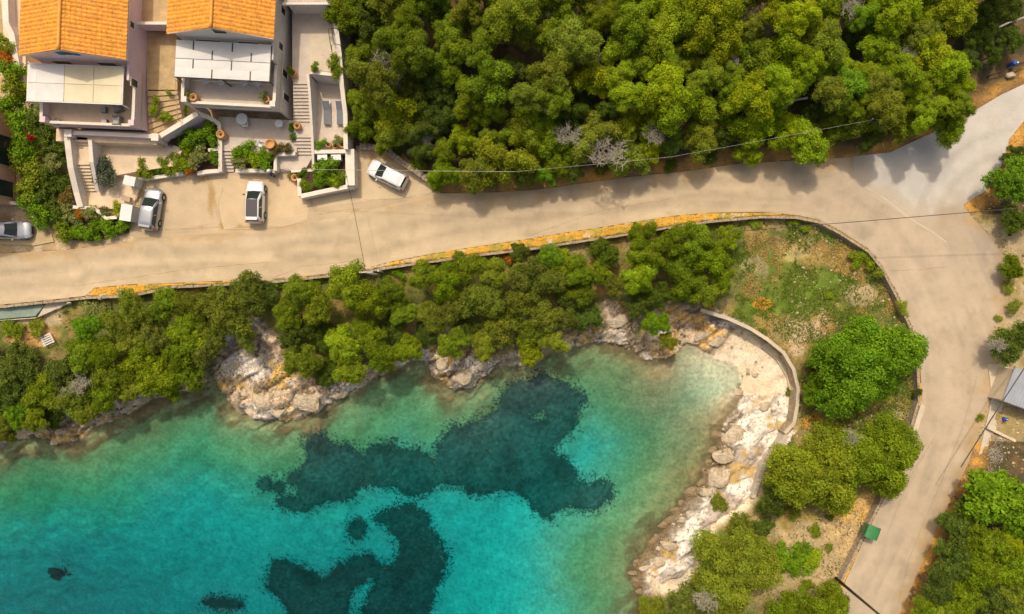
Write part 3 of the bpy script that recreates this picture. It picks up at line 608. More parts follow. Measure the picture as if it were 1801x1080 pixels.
# pergolas
pg = thing('pergola', F1(4.2, 3, 4.1), 'white framed pergola under a cream awning on the pink house terrace', 'pergola')
_F1, _F2 = F1, F2
F1 = FR(*F1(-.45, .25)[:2], R(-2.2)); F2 = FR(*F2(-.15, .3)[:2], R(-3.0))
m = MB(); zt = 6.2
for u in (0.05, 8.45): m.box(u-.06, u+.06, 1.25, 4.72, zt-.12, zt, F1)
m.box(-.0, 8.5, 1.2, 1.3, zt-.12, zt+.03, F1); m.box(0, 8.5, 4.5, 4.6, zt-.12, zt, F1)
for u in (.8, 3.3, 5.9): m.box(u-.03, u+.03, 1.3, 4.5, zt-.1, zt+.035, F1)
m.obj('frame', M['metal_white'], pg)
m = MB().box(.1, 8.4, 2.865, 2.895, zt+.0, zt+.045, F1)
for u in (3.3, 5.9): m.box(u-.02, u+.02, 1.3, 2.86, zt+.036, zt+.05, F1); m.box(u-.02, u+.02, 2.9, 4.5, zt+.036, zt+.05, F1)
m.obj('seam_rail', M['wood'], pg)
for u in (.1, 8.4): MB().box(u-.05, u+.05, 1.2, 1.3, 4.1, zt-.12, F1).obj('post', M['metal_white'], pg)
for a, b, mm in ((.1, .77, 'canvas'), (.83, 3.27, 'canvas'), (3.33, 5.87, 'canvas_cream'), (5.93, 8.4, 'canvas_cream')):
    m = MB(); n_ = 6
    for v0, v1 in ((1.32, 2.86), (2.90, 4.48)):
        vv = [(a+(b-a)*i/n_, v0+(v1-v0)*j/4, zt+.02-.07*math.sin(math.pi*i/n_)*math.sin(math.pi*j/4)) for j in range(5) for i in range(n_+1)]
        top = [F1(*q) for q in vv]; bot = [F1(q[0], q[1], q[2]-.02) for q in vv]; f = []
        for j in range(4):
            for i in range(n_): k = j*(n_+1)+i; f += [(k, k+1, k+n_+2, k+n_+1), (k+35, k+35+n_+1, k+35+n_+2, k+36)]
        m.add(top+bot, f)
    m.obj('awning', M[mm], pg, smooth=True)
pg2 = thing('pergola', F2(4.2, 3, 4.1), 'dark steel pergola with rows of staggered white canvas panels on the off-white house', 'pergola')
m = MB()
for u in (.0, 8.42): m.box(u, u+.08, 1.5, 4.7, zt-.14, zt, F2)
for v in (1.5, 3.12, 4.62): m.box(.08, 8.42, v, v+.08, zt-.14, zt-.003, F2)
rows = [(1.5, [0, 3.35, 6.75, 8.5]), (2.3, [0, 1.65, 5.05, 8.5]), (3.15, [0, 3.3, 6.75, 8.5]), (3.95, [0, 1.6, 5.05, 8.5])]
for v, us in rows:
    for u in us[1:-1]: m.box(u-.045, u+.045, v, v+.78, zt-.002, zt+.10, F2)
m.obj('frame', M['metal_dark'], pg2)
for u in (.1, 4.2, 8.4): MB().box(u-.05, u+.05, 1.5, 1.58, 4.1, zt-.14, F2).obj('post', M['metal_dark'], pg2)
for v, us in rows:
    for a, b in zip(us[:-1], us[1:]):
        a += .055; b -= .055; n_ = 8; vv = []
        for j in range(5):
            for i in range(n_+1):
                s_ = math.sin(math.pi*i/n_); t_ = j/4
                vv.append((a+(b-a)*i/n_, v+.02+.80*t_+(.07*s_ if j == 4 and v in (1.5, 3.15) else 0), zt+.06+.05*s_*math.sin(math.pi*t_)))
        top = [F2(*q) for q in vv]; bot = [F2(q[0], q[1], q[2]-.02) for q in vv]; f = []; K = len(vv)
        for j in range(4):
            for i in range(n_): k = j*(n_+1)+i; f += [(k, k+1, k+n_+2, k+n_+1), (k+K, k+K+n_+1, k+K+n_+2, k+K+1)]
        MB().add(top+bot, f).obj('canopy_panel', M['canvas'], pg2, smooth=True)

F1, F2 = _F1, _F2

# ---------------------------------------------------------------- terraces, steps and garden walls
def slab(name, poly, z1, m, z0=-.3, kind=True):
    o = MB().prism(P2(poly, z1), z0, z1).obj(name, M[m]); return struct(o)
def wallthing(label, pts, th, zt, zb, m='white_wall', cop='cream', name='garden_wall', zp=None):
    ztl = zt if isinstance(zt, (list, tuple)) else [zt]*len(pts)
    pp = [tuple(P(x, y, z)[:2]) for (x, y), z in zip(pts, ztl)]
    t = thing(name, (*pp[0], zb), label, 'wall')
    MB().wall(pp, th, zb, [z-.06 for z in ztl]).obj('wall_body', M[m], t)
    MB().wall(pp, th+.06, [z-.06 for z in ztl], list(ztl)).obj('coping', M[cop], t); return t
slab('paved_yard', [(165, 243), (278, 243), (322, 262), (305, 292), (240, 302), (206, 308), (168, 302)], 1.2, 'tile_warm')
slab('paved_yard', [(150, 296), (250, 298), (252, 316), (240, 350), (212, 368), (139, 364), (137, 334)], .35, 'tile_warm')
struct(MB().box(-.2, 9.3, -1.15, .0, -.2, 2.55, F1).obj('walkway', M['tile_warm']))
slab('patio', [(384, 205), (522, 212), (522, 268), (486, 272), (414, 268), (384, 268)], 1.0, 'tile')
slab('patio', [(553, 138), (606, 142), (608, 266), (553, 266)], 1.2, 'tile')
slab('patio', [(514, -60), (600, -60), (603, 138), (545, 130), (545, 142), (514, 142)], 3.1, 'tile')
slab('patio', [(546, 62), (596, 62), (602, 126), (546, 126)], 3.22, 'concrete', 3.0)
slab('passage', [(258, -60), (312, -60), (312, 160), (258, 160)], 3.4, 'tile_brown')
def stairs(label, bl, brr, tl, tr, n, z0, z1, m, name='staircase', base=-.3):
    "quad from bottom-left, bottom-right to top-left, top-right in photo px"
    t = thing(name, tuple(P(*bl, z0)), label, 'stairs'); B = [P(*q, z0) for q in (bl, brr)]; T = [P(*q, z1) for q in (tl, tr)]
    for i in range(n):
        z = z0+(z1-z0)*(i+1)/n; q = [B[0].lerp(T[0], i/n), B[1].lerp(T[1], i/n), B[1].lerp(T[1], (i+1)/n), B[0].lerp(T[0], (i+1)/n)]
        pl = [(p.x, p.y) for p in q]; MB().prism(pl, base, z-.05).obj('riser', M['white_wall' if m == 'tile' else 'concrete'], t)
        d = (B[0]-T[0]).normalized()*.035; q2 = [q[0]+d, q[1]+d, q[2]-d*0, q[3]]
        MB().prism([(p.x, p.y) for p in q2], z-.05, z).obj('tread', M[m], t)
    return t
stairs('cream garden steps rising beside the curved wall to the pink house', (138, 336), (170, 336), (128, 284), (158, 284), 9, .35, 2.05, 'tile_warm')
slab('landing', [(128, 284), (158, 284), (156, 256), (126, 254)], 2.05, 'tile_warm')
stairs('short upper flight of two cream steps at the pink house terrace corner', (126, 254), (156, 256), (125, 240), (154, 242), 3, 2.05, 2.55, 'tile_warm')
stairs('brown paved steps in the narrow passage between the two houses', (262, 240), (322, 214), (260, 158), (312, 158), 7, 2.55, 3.4, 'tile_brown')
stairs('grey steps between planted beds leading up from the driveway to the patio', (389, 302), (412, 302), (389, 266), (412, 266), 6, 0, 1.0, 'tile')
stairs('long upper flight of grey steps beside the off-white house', (517, 214), (547, 214), (516, 142), (543, 142), 12, 1.45, 3.1, 'tile')
slab('landing', [(517, 236), (548, 236), (547, 214), (517, 214)], 1.45, 'tile')
stairs('lower flight of grey steps below the landing with a pot', (518, 272), (549, 272), (517, 236), (548, 236), 6, .5, 1.45, 'tile')
slab('landing', [(486, 274), (550, 272), (551, 299), (509, 300), (488, 290)], .5, 'tile')
stairs('two low fan-shaped steps at the foot of the grey stairs', (486, 302), (510, 304), (487, 290), (509, 299), 3, 0, .5, 'tile')
W_ = wallthing
W_('curved white wall left of the cream garden steps', [(117, 236), (120, 262), (124, 295), (134, 338), (141, 364)], .5, [3.1, 3.0, 2.5, 1.5, 1.1], -.2)
W_('sloping white wall on the right side of the cream garden steps', [(158, 246), (161, 285), (171, 336)], .3, [2.9, 2.7, 1.0], -.2)
W_('low pink wall in front of the pink house walkway', [(122, 233), (200, 236), (274, 240)], .3, 3.25, 0, 'pink_wall')
W_('diagonal mauve retaining wall below the passage steps', [(274, 243), (310, 222), (347, 199)], .4, [3.0, 3.2, 3.4], 0, 'pink_wall')
W_('angled white retaining wall joining the off-white house corner', [(347, 199), (366, 206), (386, 218)], .35, [3.2, 2.2, 1.5], 0)
W_('white planter wall left of the patio steps', [(385, 218), (387, 262), (387, 302)], .32, [1.5, 1.4, .9], -.2)
W_('short white planter wall along the driveway below the grey bush', [(387, 300), (362, 302), (346, 305)], .32, .8, -.2)
W_('inner white planter divider wall by the patio', [(384, 262), (366, 264)], .25, 1.3, 0)
W_('low white kerb wall under the shrubs beside the silver car', [(322, 305), (290, 309), (258, 314), (244, 314)], .3, .55, -.2)
W_('white wall of the middle flower bed facing the driveway', [(414, 300), (450, 300), (483, 301)], .3, .85, -.2)
W_('white side wall of the middle flower bed by the fan steps', [(484, 300), (484, 272), (519, 270)], .28, 1.2, -.2)
W_('slim white wall between the grey stairs and the sun lounger terrace', [(541, 130), (544, 160), (549, 240), (551, 298)], .18, [4.0, 3.6, 2.2, 1.3], 0)
W_('white wall along the front of the fan steps landing', [(551, 299), (530, 300), (512, 301)], .2, .8, -.1)
W_('white crosswall below the sun lounger terrace', [(553, 267), (608, 266)], .3, 1.75, 0)
W_('tall white boundary wall between the terraces and the forest', [(581, -30), (590, 40), (597, 96), (601, 150), (607, 200), (608, 262)], .34, [5, 4.6, 4.2, 3.5, 2.8, 2.4], 0)
W_('broad white wall right of the corner planting bed', [(615, 262), (616, 326)], .8, 1.7, -.2)
W_('white front wall of the corner planting bed at the road', [(622, 326), (575, 335), (529, 345)], .35, 1.3, -.2)
W_('short white wall end of the corner planting bed', [(527, 345), (526, 314)], .3, 1.1, -.2)
W_('white parapet on the south edge of the upper paved terrace', [(546, 127), (598, 132)], .25, 3.7, 1.0)
W_('low pale wall at the edge of the terracotta house forecourt', [(-20, 352), (30, 358), (54, 368), (60, 385)], .25, .9, -.2, 'cream')
W_('low white wall behind the front flower bed of the pink house', [(128, 364), (165, 366), (186, 384), (205, 382)], .25, .9, -.2)
W_('pale wall beside the pink house at the top left corner', [(8, -20), (10, 40), (20, 60), (28, 110), (40, 150)], .5, [3.2, 3.2, 3, 2.6, 2.4], 0)
slab('garden_bed', [(40, -60), (-2, -60), (6, 60), (16, 110), (30, 160), (45, 160), (45, 100)], 2.2, 'tile_warm', 0)
for i, (x, y, z, w) in enumerate(((119, 234, 3.45, .6), (272, 241, 3.4, .6))):
    t = thing('gate_pillar', tuple(P(x, y, z)[:2])+(0,), ['cream capped pillar at the top of the garden steps', 'cream capped pillar at the foot of the passage steps'][i], 'pillar')
    c = P(x, y, z); MB().box(c.x-w/2, c.x+w/2, c.y-w/2, c.y+w/2, 0, z-.08).obj('shaft', M['pink_wall'], t); MB().box(c.x-w/2-.04, c.x+w/2+.04, c.y-w/2-.04, c.y+w/2+.04, z-.08, z).obj('cap', M['cream'], t)
# soil of the planted beds
for q, z in (([(346, 203), (384, 222), (386, 300), (346, 303), (310, 300), (290, 270), (322, 240)], .6), ([(414, 258), (484, 262), (483, 299), (414, 299)], .7), ([(528, 314), (553, 270), (608, 268), (612, 324), (530, 342)], .75),
             ([(95, 372), (130, 366), (186, 386), (228, 388), (225, 408), (160, 424), (105, 420)], .2), ([(243, 298), (300, 286), (325, 300), (290, 307), (246, 312)], .35)):
    slab('planting_soil', q, z, 'soil', -.3)
# rubble stone wall behind the white car
def stonewall(label, pts, th, zt, zb, seed, m='stone'):
    pp = [P(x, y, zt) for x, y in pts]; t = thing('stone_wall', (pp[0].x, pp[0].y, zb), label, 'wall'); r = random.Random(seed); m_ = MB()
    MB().wall([(p.x, p.y) for p in pp], th*.8, zb, zt-.12).obj('wall_core', M['stone'], t)
    for i in range(len(pp)-1):
        a, b = pp[i], pp[i+1]; L = (b-a).length; d = (b-a)/L; q = Vector((-d.y, d.x, 0)); s = 0
        while s < L:
            w = r.uniform(.25, .55)
            for side in (-.27, .0, .27):
                c = a+d*(s+w/2)+q*side*th+Vector((0, 0, r.uniform(-.16, -.06))); f = FR(c.x, c.y, math.atan2(d.y, d.x)+r.uniform(-.3, .3)); hw, hd = w*.46, th*.2
                z0, z1 = c.z-.12, c.z+r.uniform(.05, .16)
                v = [f(sx*hw*r.uniform(.7, 1.05), sy*hd*r.uniform(.7, 1.1), zz+r.uniform(-.03, .03)) for zz, k in ((z0, 1), (z1, .8)) for sx, sy in ((-1, -1), (1, -1), (1, 1), (-1, 1))]
                m_.add(v, [(3, 2, 1, 0), (4, 5, 6, 7), (0, 1, 5, 4), (1, 2, 6, 5), (2, 3, 7, 6), (3, 0, 4, 7)])
            s += w
    m_.obj('stones', M[m], t); return t
stonewall('curved dry stone wall behind the white car below the trees', [(632, 257), (660, 258), (683, 266), (705, 284), (735, 303), (757, 318)], .6, 1.0, -.2, 1)
sw = thing('retaining_wall', (*edge[8], -1.6), 'long stone and concrete retaining wall holding up the seaside edge of the road', 'wall')
e2 = [e for e in edge if -60 < e[0] < 60 and -42 < e[1]]
# offset the wall towards the sea
def offs(line, d):
    out = []
    for i in range(len(line)):
        a = Vector(line[max(i-1, 0)]); b = Vector(line[min(i+1, len(line)-1)]); t_ = (b-a).normalized(); out.append((line[i][0]+t_.y*d, line[i][1]-t_.x*d))
    return out
MB().wall(offs(e2, .10), .2, -1.9, .02).obj('wall_body', M['stone'], sw)
r = random.Random(4); m_ = MB(); eo = offs(e2, .10)
for i in range(len(eo)-1):
    a, b = Vector(eo[i]), Vector(eo[i+1]); L = (b-a).length; d = (b-a)/L; s = 0
    while s < L:
        w = r.uniform(.3, .9); c = a+d*(s+w/2); f = FR(c.x, c.y, math.atan2(d.y, d.x)+r.uniform(-.06, .06)); z1 = .05+r.uniform(0, .07)
        if r.random() < .85: m_.box(-w*.47, w*.47, -.12, .12, -.05, z1, f)
        s += w
m_.obj('capstones', M['stone'], sw)
ws = P2(WALLC, -2.2); cw = thing('sea_wall', (*ws[4], -4.4), 'curved grey sea wall round the head of the beach', 'wall')
MB().wall(ws, .28, -4.8, -2.25).obj('wall_body', M['stone'], cw); MB().wall(ws, .34, -2.25, -2.15).obj('wall_top', M['concrete'], cw)
l2 = [(a-9, b+10) for a, b in WALLC[3:8]]; MB().wall(P2(l2, -3.8), .5, -4.9, -3.8).obj('step', M['concrete'], cw)
wp = P2([(1384, 765), (1362, 800), (1345, 822), (1338, 850), (1330, 880)], -2.4); t = thing('beach_path', (*wp[0], -3), 'narrow concrete ramp running down from the sea wall between rocks', 'ramp'); MB().wall(wp, .45, -4.8, [-2.3, -2.5, -2.7, -3.0, -3.2]).obj('ramp_slab', M['tile'], t)
t = thing('kerb_wall', (*P(1605, 780)[:2], 0), 'pale concrete kerb wall at the inner bend beside the big green tree', 'wall'); MB().wall(P2([(1621, 712), (1612, 742), (1603, 772)]), .45, -1.2, .22).obj('wall_body', M['concrete'], t)
t = thing('concrete_ledge', (*P(30, 548)[:2], -1), 'greenish weathered concrete ledge below the road at the left edge', 'ledge'); MB().prism(P2([(-60, 544), (0, 540), (78, 536), (62, 556), (0, 561), (-60, 566)], -.5), -1.4, -.5).obj('slab', mat('mossy_concrete', (.24, .31, .24), .9, var=.2, stain=((.42, .36, .26), .5, .4)), t)
slab('rubble_ledge', [(-60, 569), (0, 564), (62, 560), (125, 532), (120, 520), (80, 535), (66, 558), (0, 563), (-60, 568)], -.62, 'concrete', -1.4)
t = thing('jetty', (*P(402, 652, -4)[:2], -5), 'small old concrete jetty block among the shore rocks', 'jetty'); MB().wall(P2([(404, 634), (400, 668)], -3.9), .75, -5.2, -3.85).obj('slab', M['concrete'], t)
# ---------------------------------------------------------------- cars
def loft(sections):
    n = len(sections[0]); v = [p for s in sections for p in s]; f = []
    for i in range(len(sections)-1):
        for k in range(n): f.append((i*n+k, i*n+(k+1) % n, (i+1)*n+(k+1) % n, (i+1)*n+k))
    f += [tuple(range(n))[::-1], tuple((len(sections)-1)*n+k for k in range(n))]; return v, f
def make_car(px, py, heading, L, Wd, paint, label, roofm=None, H=1.48, suv=False):
    c = P(px, py, .75); t = thing('parked_car', (c.x, c.y, 0), label, 'car', 'cars parked along the road', heading)
    hw = Wd/2; zb = 1.0 if suv else .93
    # x stations: half width factor, deck height
    st = [(-.5, .78, .60), (-.49, .88, .80), (-.465, .94, zb-.03), (-.38, .985, zb+.02), (-.2, 1, zb+.02), (0, 1, zb), (.17, 1, zb-.02), (.24, .995, zb-.03), (.34, .97, zb-.08), (.42, .92, zb-.15), (.47, .83, zb-.24), (.492, .70, zb-.34), (.5, .55, zb-.45)]
    secs = []
    for x, wf, zt in st:
        w = hw*wf; zl = .22 if abs(x) < .46 else .30
        zl = min(zl, zt-.1); zm = min(.55, zt-.06)
        pr = [(-w*.86, zl), (w*.86, zl), (w*.98, zl+.1), (w, zm), (w*.975, zt-.10), (w*.90, zt-.015), (w*.6, zt+.02), (0, zt+.035), (-w*.6, zt+.02), (-w*.90, zt-.015), (-w*.975, zt-.10), (-w, zm), (-w*.98, zl+.1)]
        secs.append([(x*L, y, z) for y, z in pr])
    v, f = loft(secs); body = MB().add(v, f).obj('body', M[paint], t, smooth=True, local=True)
    # greenhouse: rows from belt to roof
    xr0, xr1, xf1, xf0 = -.485*L, -.41*L, .03*L, .25*L     # rear glass foot, roof rear, roof front, windscreen foot
    if suv: xr1 = -.43*L
    b = zb-.02; zr = H; wb, wr = hw*.90, hw*.72
    ghs = []
    for z, s in ((b, 0), (b+(zr-b)*.5, .5), (zr-.05, .93), (zr, 1.0)):
        a0 = xr0+(xr1-xr0)*s; a1 = xf0+(xf1-xf0)*s; w = wb+(wr-wb)*s; ins = .0 if z < zr else .05
        ring = [(a0+ins, -w*.88), (a0+ins, w*.88), (a0+.08+ins, w-ins), (a0+(a1-a0)*.5, w*1.02-ins), (a1-.12-ins, w-ins), (a1-ins, w*.86), (a1+.05-ins, 0), (a1-ins, -w*.86), (a1-.12-ins, -w+ins), (a0+(a1-a0)*.5, -w*1.02+ins), (a0+.08+ins, -w+ins), (a0-.03+ins, 0)]
        ring = ring[:1]+[ring[11]]+ring[1:11]
        ghs.append([(x, y, z) for x, y in ring][::-1])
    top = [(x*.55+(xr1+xf1)/2*.45, y*.6, zr+.035) for x, y, z in ghs[-1]]; ghs.append(top)
    v, f = loft(ghs); MB().add(v, f).obj('cabin', M[paint], t, smooth=True, local=True)
    def panel(name, q, m, e=.012, nn=None):
        q = [Vector(p) for p in q]; nrm = (q[1]-q[0]).cross(q[2]-q[0]).normalized(); cc = sum(q, Vector())/len(q)
        if nrm.dot(cc-Vector(((xr1+xf1)/2, 0, .6))) < 0: nrm = -nrm; q = q[::-1]
        lo = [p+nrm*.002 for p in q]; hi = [p+nrm*(e+.012) for p in q]; n_ = len(q)
        return MB().add(lo+hi, [tuple(range(n_))[::-1], tuple(range(n_, 2*n_))]+[(i, (i+1) % n_, (i+1) % n_+n_, i+n_) for i in range(n_)]).obj(name, M[m], t, local=True)
    def gp(s, which, w_):
        z = b+(zr-b)*s; a0 = xr0+(xr1-xr0)*s; a1 = xf0+(xf1-xf0)*s; w = wb+(wr-wb)*s
        return (a1 if which else a0, w*w_, z)
    panel('windscreen', [gp(.06, 1, -.80), (gp(.06, 1, 0)[0]+.055, 0, gp(.06, 1, 0)[2]), gp(.06, 1, .80), gp(.95, 1, .82), (gp(.95, 1, 0)[0]+.05, 0, gp(.95, 1, 0)[2]), gp(.95, 1, -.82)], 'glass', .02)
    panel('rear_window', [gp(.3, 0, -.78), gp(.3, 0, .78), gp(.93, 0, .82), gp(.93, 0, -.82)], 'glass', .035)
    for sd_ in (-1, 1):
        for a, bb in ((-.05, .46), (.50, .93)):
            def sp(fx, s):
                z = b+(zr-b)*s; a0 = xr0+(xr1-xr0)*s+.28; a1 = xf0+(xf1-xf0)*s-.10; w = (wb+(wr-wb)*s)*1.012
                fx = min(max(fx, 0), .97); return (a0+(a1-a0)*fx, sd_*w, z)
            panel('side_window', [sp(a, .12), sp(bb, .12), sp(bb, .88), sp(a, .88)], 'glass', .006)
        for x in (-.30*L, .32*L):
            w = MB(); yc = sd_*(hw-.10); w.tube([(x, yc-.11, .32), (x, yc-.10, .32), (x, yc+.10, .32), (x, yc+.11, .32)], [.27, .32, .32, .27], 20)
            wh = w.obj('wheel', M['rubber'], t, smooth=False, local=True)
            q = MB(); q.tube([(x, yc+sd_*.112, .32), (x, yc+sd_*.125, .32)], .19, 14)
            for k in range(5):
                an = k*2*math.pi/5; q.add([(x+.04*math.cos(an+1.57), yc+sd_*.135, .32+.04*math.sin(an+1.57)), (x-.04*math.cos(an+1.57), yc+sd_*.135, .32-.04*math.sin(an+1.57)), (x+.18*math.cos(an), yc+sd_*.13, .32+.18*math.sin(an))], [(0, 1, 2)])
            q.obj('rim', M['rim'], wh, local=True)
            MB().tube([(x, yc+sd_*.03, .33), (x, yc+sd_*.105, .33)], .37, 20).obj('wheel_arch', M['trim'], t, local=True)
        mi = MB().box(.145*L, .145*L+.12, min(sd_*(hw+.0), sd_*(hw+.2)), max(sd_*(hw+.0), sd_*(hw+.2)), zb, zb+.13).obj('mirror', M['trim' if roofm else paint], t, local=True, bevel=.03)
        hl = MB().add([(.475*L, sd_*hw*.45, zb-.27), (.44*L, sd_*hw*.86, zb-.22), (.395*L, sd_*hw*.90, zb-.10), (.445*L, sd_*hw*.5, zb-.145), (.47*L, sd_*hw*.45, zb-.32), (.44*L, sd_*hw*.84, zb-.32)], [(0, 1, 2, 3), (0, 4, 5, 1)]); hl.obj('headlight', M['clear_lamp'], t, local=True)
        MB().box(-.492*L, -.45*L, min(sd_*hw*.66, sd_*hw*.94), max(sd_*hw*.66, sd_*hw*.94), zb-.28, zb-.02).obj('tail_light', M['red_lamp'], t, local=True, bevel=.02)
    if roofm:
        a0, a1, w = xr1+.16, xf1+.02, wr*.86; MB().box(a0, a1, -w, w, zr+.012, zr+.045).obj('roof_panel', M[roofm], t, local=True, bevel=.02)
    sp_ = MB().box(xr1-.16, xr1+.06, -wr*.85, wr*.85, zr-.035, zr+.012).obj('spoiler', M[paint], t, local=True, bevel=.015)
    MB().box(.494*L, .506*L, -hw*.4, hw*.4, .30, .48).obj('grille', M['trim'], t, local=True)
    MB().box(-.507*L, -.49*L, -.26, .26, .42, .54).obj('number_plate', M['plastic_white'], t, local=True)
    MB().box(-.44*L, .44*L, -hw*.8, hw*.8, .12, .25).obj('underbody', M['trim'], t, local=True)
    return t
def hd(x0, y0, x1, y1): return math.atan2(-(y1-y0), x1-x0)
make_car(265, 367.5, hd(260, 405, 271, 332), 4.1, 1.75, 'car_silver', 'silver hatchback parked nose in beside the front flower bed', H=1.5)
make_car(448, 355, hd(447, 393, 448.5, 318), 4.1, 1.76, 'car_white', 'white hatchback with black roof parked nose towards the planter', roofm='car_black', H=1.52)
make_car(681, 307, hd(710, 322, 651, 292), 4.0, 1.72, 'car_white', 'all white hatchback parked askew beside the dry stone wall', H=1.5)
make_car(13, 404, hd(-30, 404, 55, 405), 4.3, 1.74, 'car_pale', 'pale silver saloon cut off by the left edge of the photo', H=1.43)

# ---------------------------------------------------------------- pots, furniture, small objects
def pot(px, py, z, s, label, plant=None, rim=.30):
    c = P(px, py, z+.5*s); t = thing('plant_pot', (c.x, c.y, z), label, 'plant pot', 'terracotta pots on the terraces')
    MB().lathe((c.x, c.y, z), [(.20*s, 0), (.36*s, .15*s), (.42*s, .42*s), (.33*s, .62*s), (.35*s, .70*s), (.27*s, .70*s), (.26*s, .60*s)], 20).obj('pot_body', M['pot'], t, smooth=True)
    MB().lathe((c.x, c.y, z+.56*s), [(.25*s, 0), (.26*s, .02), (.1*s, .05)], 12).obj('soil', M['soil'], t)
    return t
pot(389, 237, 1.0, 1.15, 'large empty terracotta urn on the left side of the grey patio')
pot(476, 254, 1.0, 1.35, 'largest terracotta urn on the patio behind the middle flower bed')
pot(523, 222, 1.45, .9, 'terracotta urn on the landing of the grey stairs')
pot(519, 313, 0, 1.0, 'terracotta urn with a small plant at the road end of the stairs')
pot(341, 172, 4.1, 1.0, 'terracotta urn in the left corner of the pergola terrace')
pot(469, 175, 4.1, .9, 'terracotta urn in the right corner of the pergola terrace')
pot(515, 129, 3.1, .9, 'terracotta pot against the wall beside the upper path')
pot(553, 123, 3.22, .8, 'pot with a leafy plant on the upper terrace parapet')
pot(588, 126, 3.22, .9, 'terracotta pot half hidden by foliage at the boundary wall')
pot(603, 255, 1.2, .9, 'terracotta pot by the crosswall of the lounger terrace')
pot(578, 255, 1.2, .7, 'small pot left of the grey ball shrub on the lounger terrace')
pot(590, 257, 1.2, .7, 'small pot below the grey ball shrub on the lounger terrace')
c = P(100, 213, 4.5); t = thing('plant_pot', (c.x, c.y, 4.1), 'dark round pot in the corner of the pink house terrace', 'plant pot'); MB().lathe((c.x, c.y, 4.1), [(.22, 0), (.32, .3), (.33, .5), (.27, .5), (.26, .42)], 18).obj('pot_body', M['wicker'], t, smooth=True); MB().lathe((c.x, c.y, 4.48), [(.25, 0), (.26, .02)], 12).obj('soil', M['soil'], t)
c = P(608, 47, 3.6)
t = thing('chimenea', (c.x, c.y, 2.5), 'tall tapered orange clay chimney stove behind the boundary wall', 'stove')
MB().lathe((c.x, c.y, 2.3), [(.35, 0), (.38, .6), (.36, 1.2), (.22, 1.5), (.2, 2.1), (.26, 2.15), (.24, 2.35), (.05, 2.6)], 18).obj('stove_body', M['pot'], t, smooth=True)
def chair_wicker(px, py, z, rz, label):
    c = P(px, py, z+.4); t = thing('armchair', (c.x, c.y, z), label, 'armchair', 'wicker armchairs on the pink house terrace', rz)
    MB().box(-.38, .38, -.38, .38, .12, .36).obj('base', M['wicker'], t, local=True, bevel=.03); MB().box(-.30, .30, -.36, .26, .36, .46).obj('cushion', M['cushion'], t, local=True, bevel=.04)
    MB().box(-.38, .38, .28, .42, .36, .80).obj('backrest', M['wicker'], t, local=True, bevel=.03)
    for s in (-1, 1): MB().box(min(s*.30, s*.42), max(s*.30, s*.42), -.38, .28, .36, .60).obj('armrest', M['wicker'], t, local=True, bevel=.03)
    for sx in (-1, 1):
        for sy in (-1, 1): MB().box(sx*.33-.03, sx*.33+.03, sy*.33-.03, sy*.33+.03, 0, .12).obj('leg', M['metal_dark'], t, local=True)
chair_wicker(207, 189, 4.1, R(-70), 'wicker armchair tucked half under the cream awning')
chair_wicker(206, 212, 4.1, R(-90), 'wicker armchair in the front corner of the pink house terrace')
for x, y, lab in ((181, 193, 'wicker cube stool near the awning edge'), (183, 214, 'wicker cube stool near the front parapet')):
    c = P(x, y, 4.5); t = thing('stool', (c.x, c.y, 4.1), lab, 'stool', 'wicker stools on the pink house terrace'); MB().box(c.x-.24, c.x+.24, c.y-.24, c.y+.24, 4.14, 4.46).obj('seat_block', M['wicker'], t, bevel=.02); MB().box(c.x-.23, c.x+.23, c.y-.23, c.y+.23, 4.46, 4.54).obj('cushion', M['cushion'], t, bevel=.03)
def lounger(px, py, z, label):
    c = P(px, py, z+.3); t = thing('sun_lounger', (c.x, c.y, z), label, 'sun lounger', 'slate grey sun loungers side by side', R(1))
    f = MB(); f.box(-.33, .33, -1.15, 1.15, .24, .30); f.obj('frame', M['metal_white'], t, local=True)
    MB().box(-.31, .31, -1.15, .28, .30, .38).obj('seat_pad', M['lounge_fabric'], t, local=True, bevel=.03)
    MB().add([(-.31, .30, .31), (.31, .30, .31), (.31, 1.02, .66), (-.31, 1.02, .66), (-.31, .27, .39), (.31, .27, .39), (.31, .99, .74), (-.31, .99, .74)], [(3, 2, 1, 0), (4, 5, 6, 7), (0, 1, 5, 4), (1, 2, 6, 5), (2, 3, 7, 6), (3, 0, 4, 7)]).obj('backrest', M['lounge_fabric'], t, local=True, bevel=.02)
    for sx in (-1, 1):
        for sy in (-1, 1): MB().box(sx*.29-.025, sx*.29+.025, sy*1.0-.025, sy*1.0+.025, 0, .24).obj('leg', M['metal_white'], t, local=True)
lounger(575, 198, 1.2, 'sun lounger nearer the stairs on the lower terrace'); lounger(598, 198, 1.2, 'sun lounger nearer the boundary wall on the lower terrace')
def patio_chair(px, py, z, rz, label):
    c = P(px, py, z+.4); t = thing('patio_chair', (c.x, c.y, z), label, 'chair', 'white chairs around the off-white house', rz)
    MB().box(-.24, .24, -.24, .24, .40, .44).obj('seat', M['plastic_white'], t, local=True, bevel=.02); MB().box(-.24, .24, .20, .25, .44, .85).obj('backrest', M['plastic_white'], t, local=True, bevel=.02)
    for sx in (-1, 1):
        for sy in (-1, 1): MB().tube([(sx*.21, sy*.2, .4), (sx*.24, sy*.24, 0)], .02, 6).obj('leg', M['plastic_white'], t, local=True)
        MB().box(sx*.26-.025, sx*.26+.025, -.22, .2, .60, .63).obj('armrest', M['plastic_white'], t, local=True)
patio_chair(432, 219, 1.0, R(180), 'white chair pulled out in front of the patio door'); patio_chair(458, 254, 1.0, R(-20), 'white chair facing the flower bed beside the largest urn')
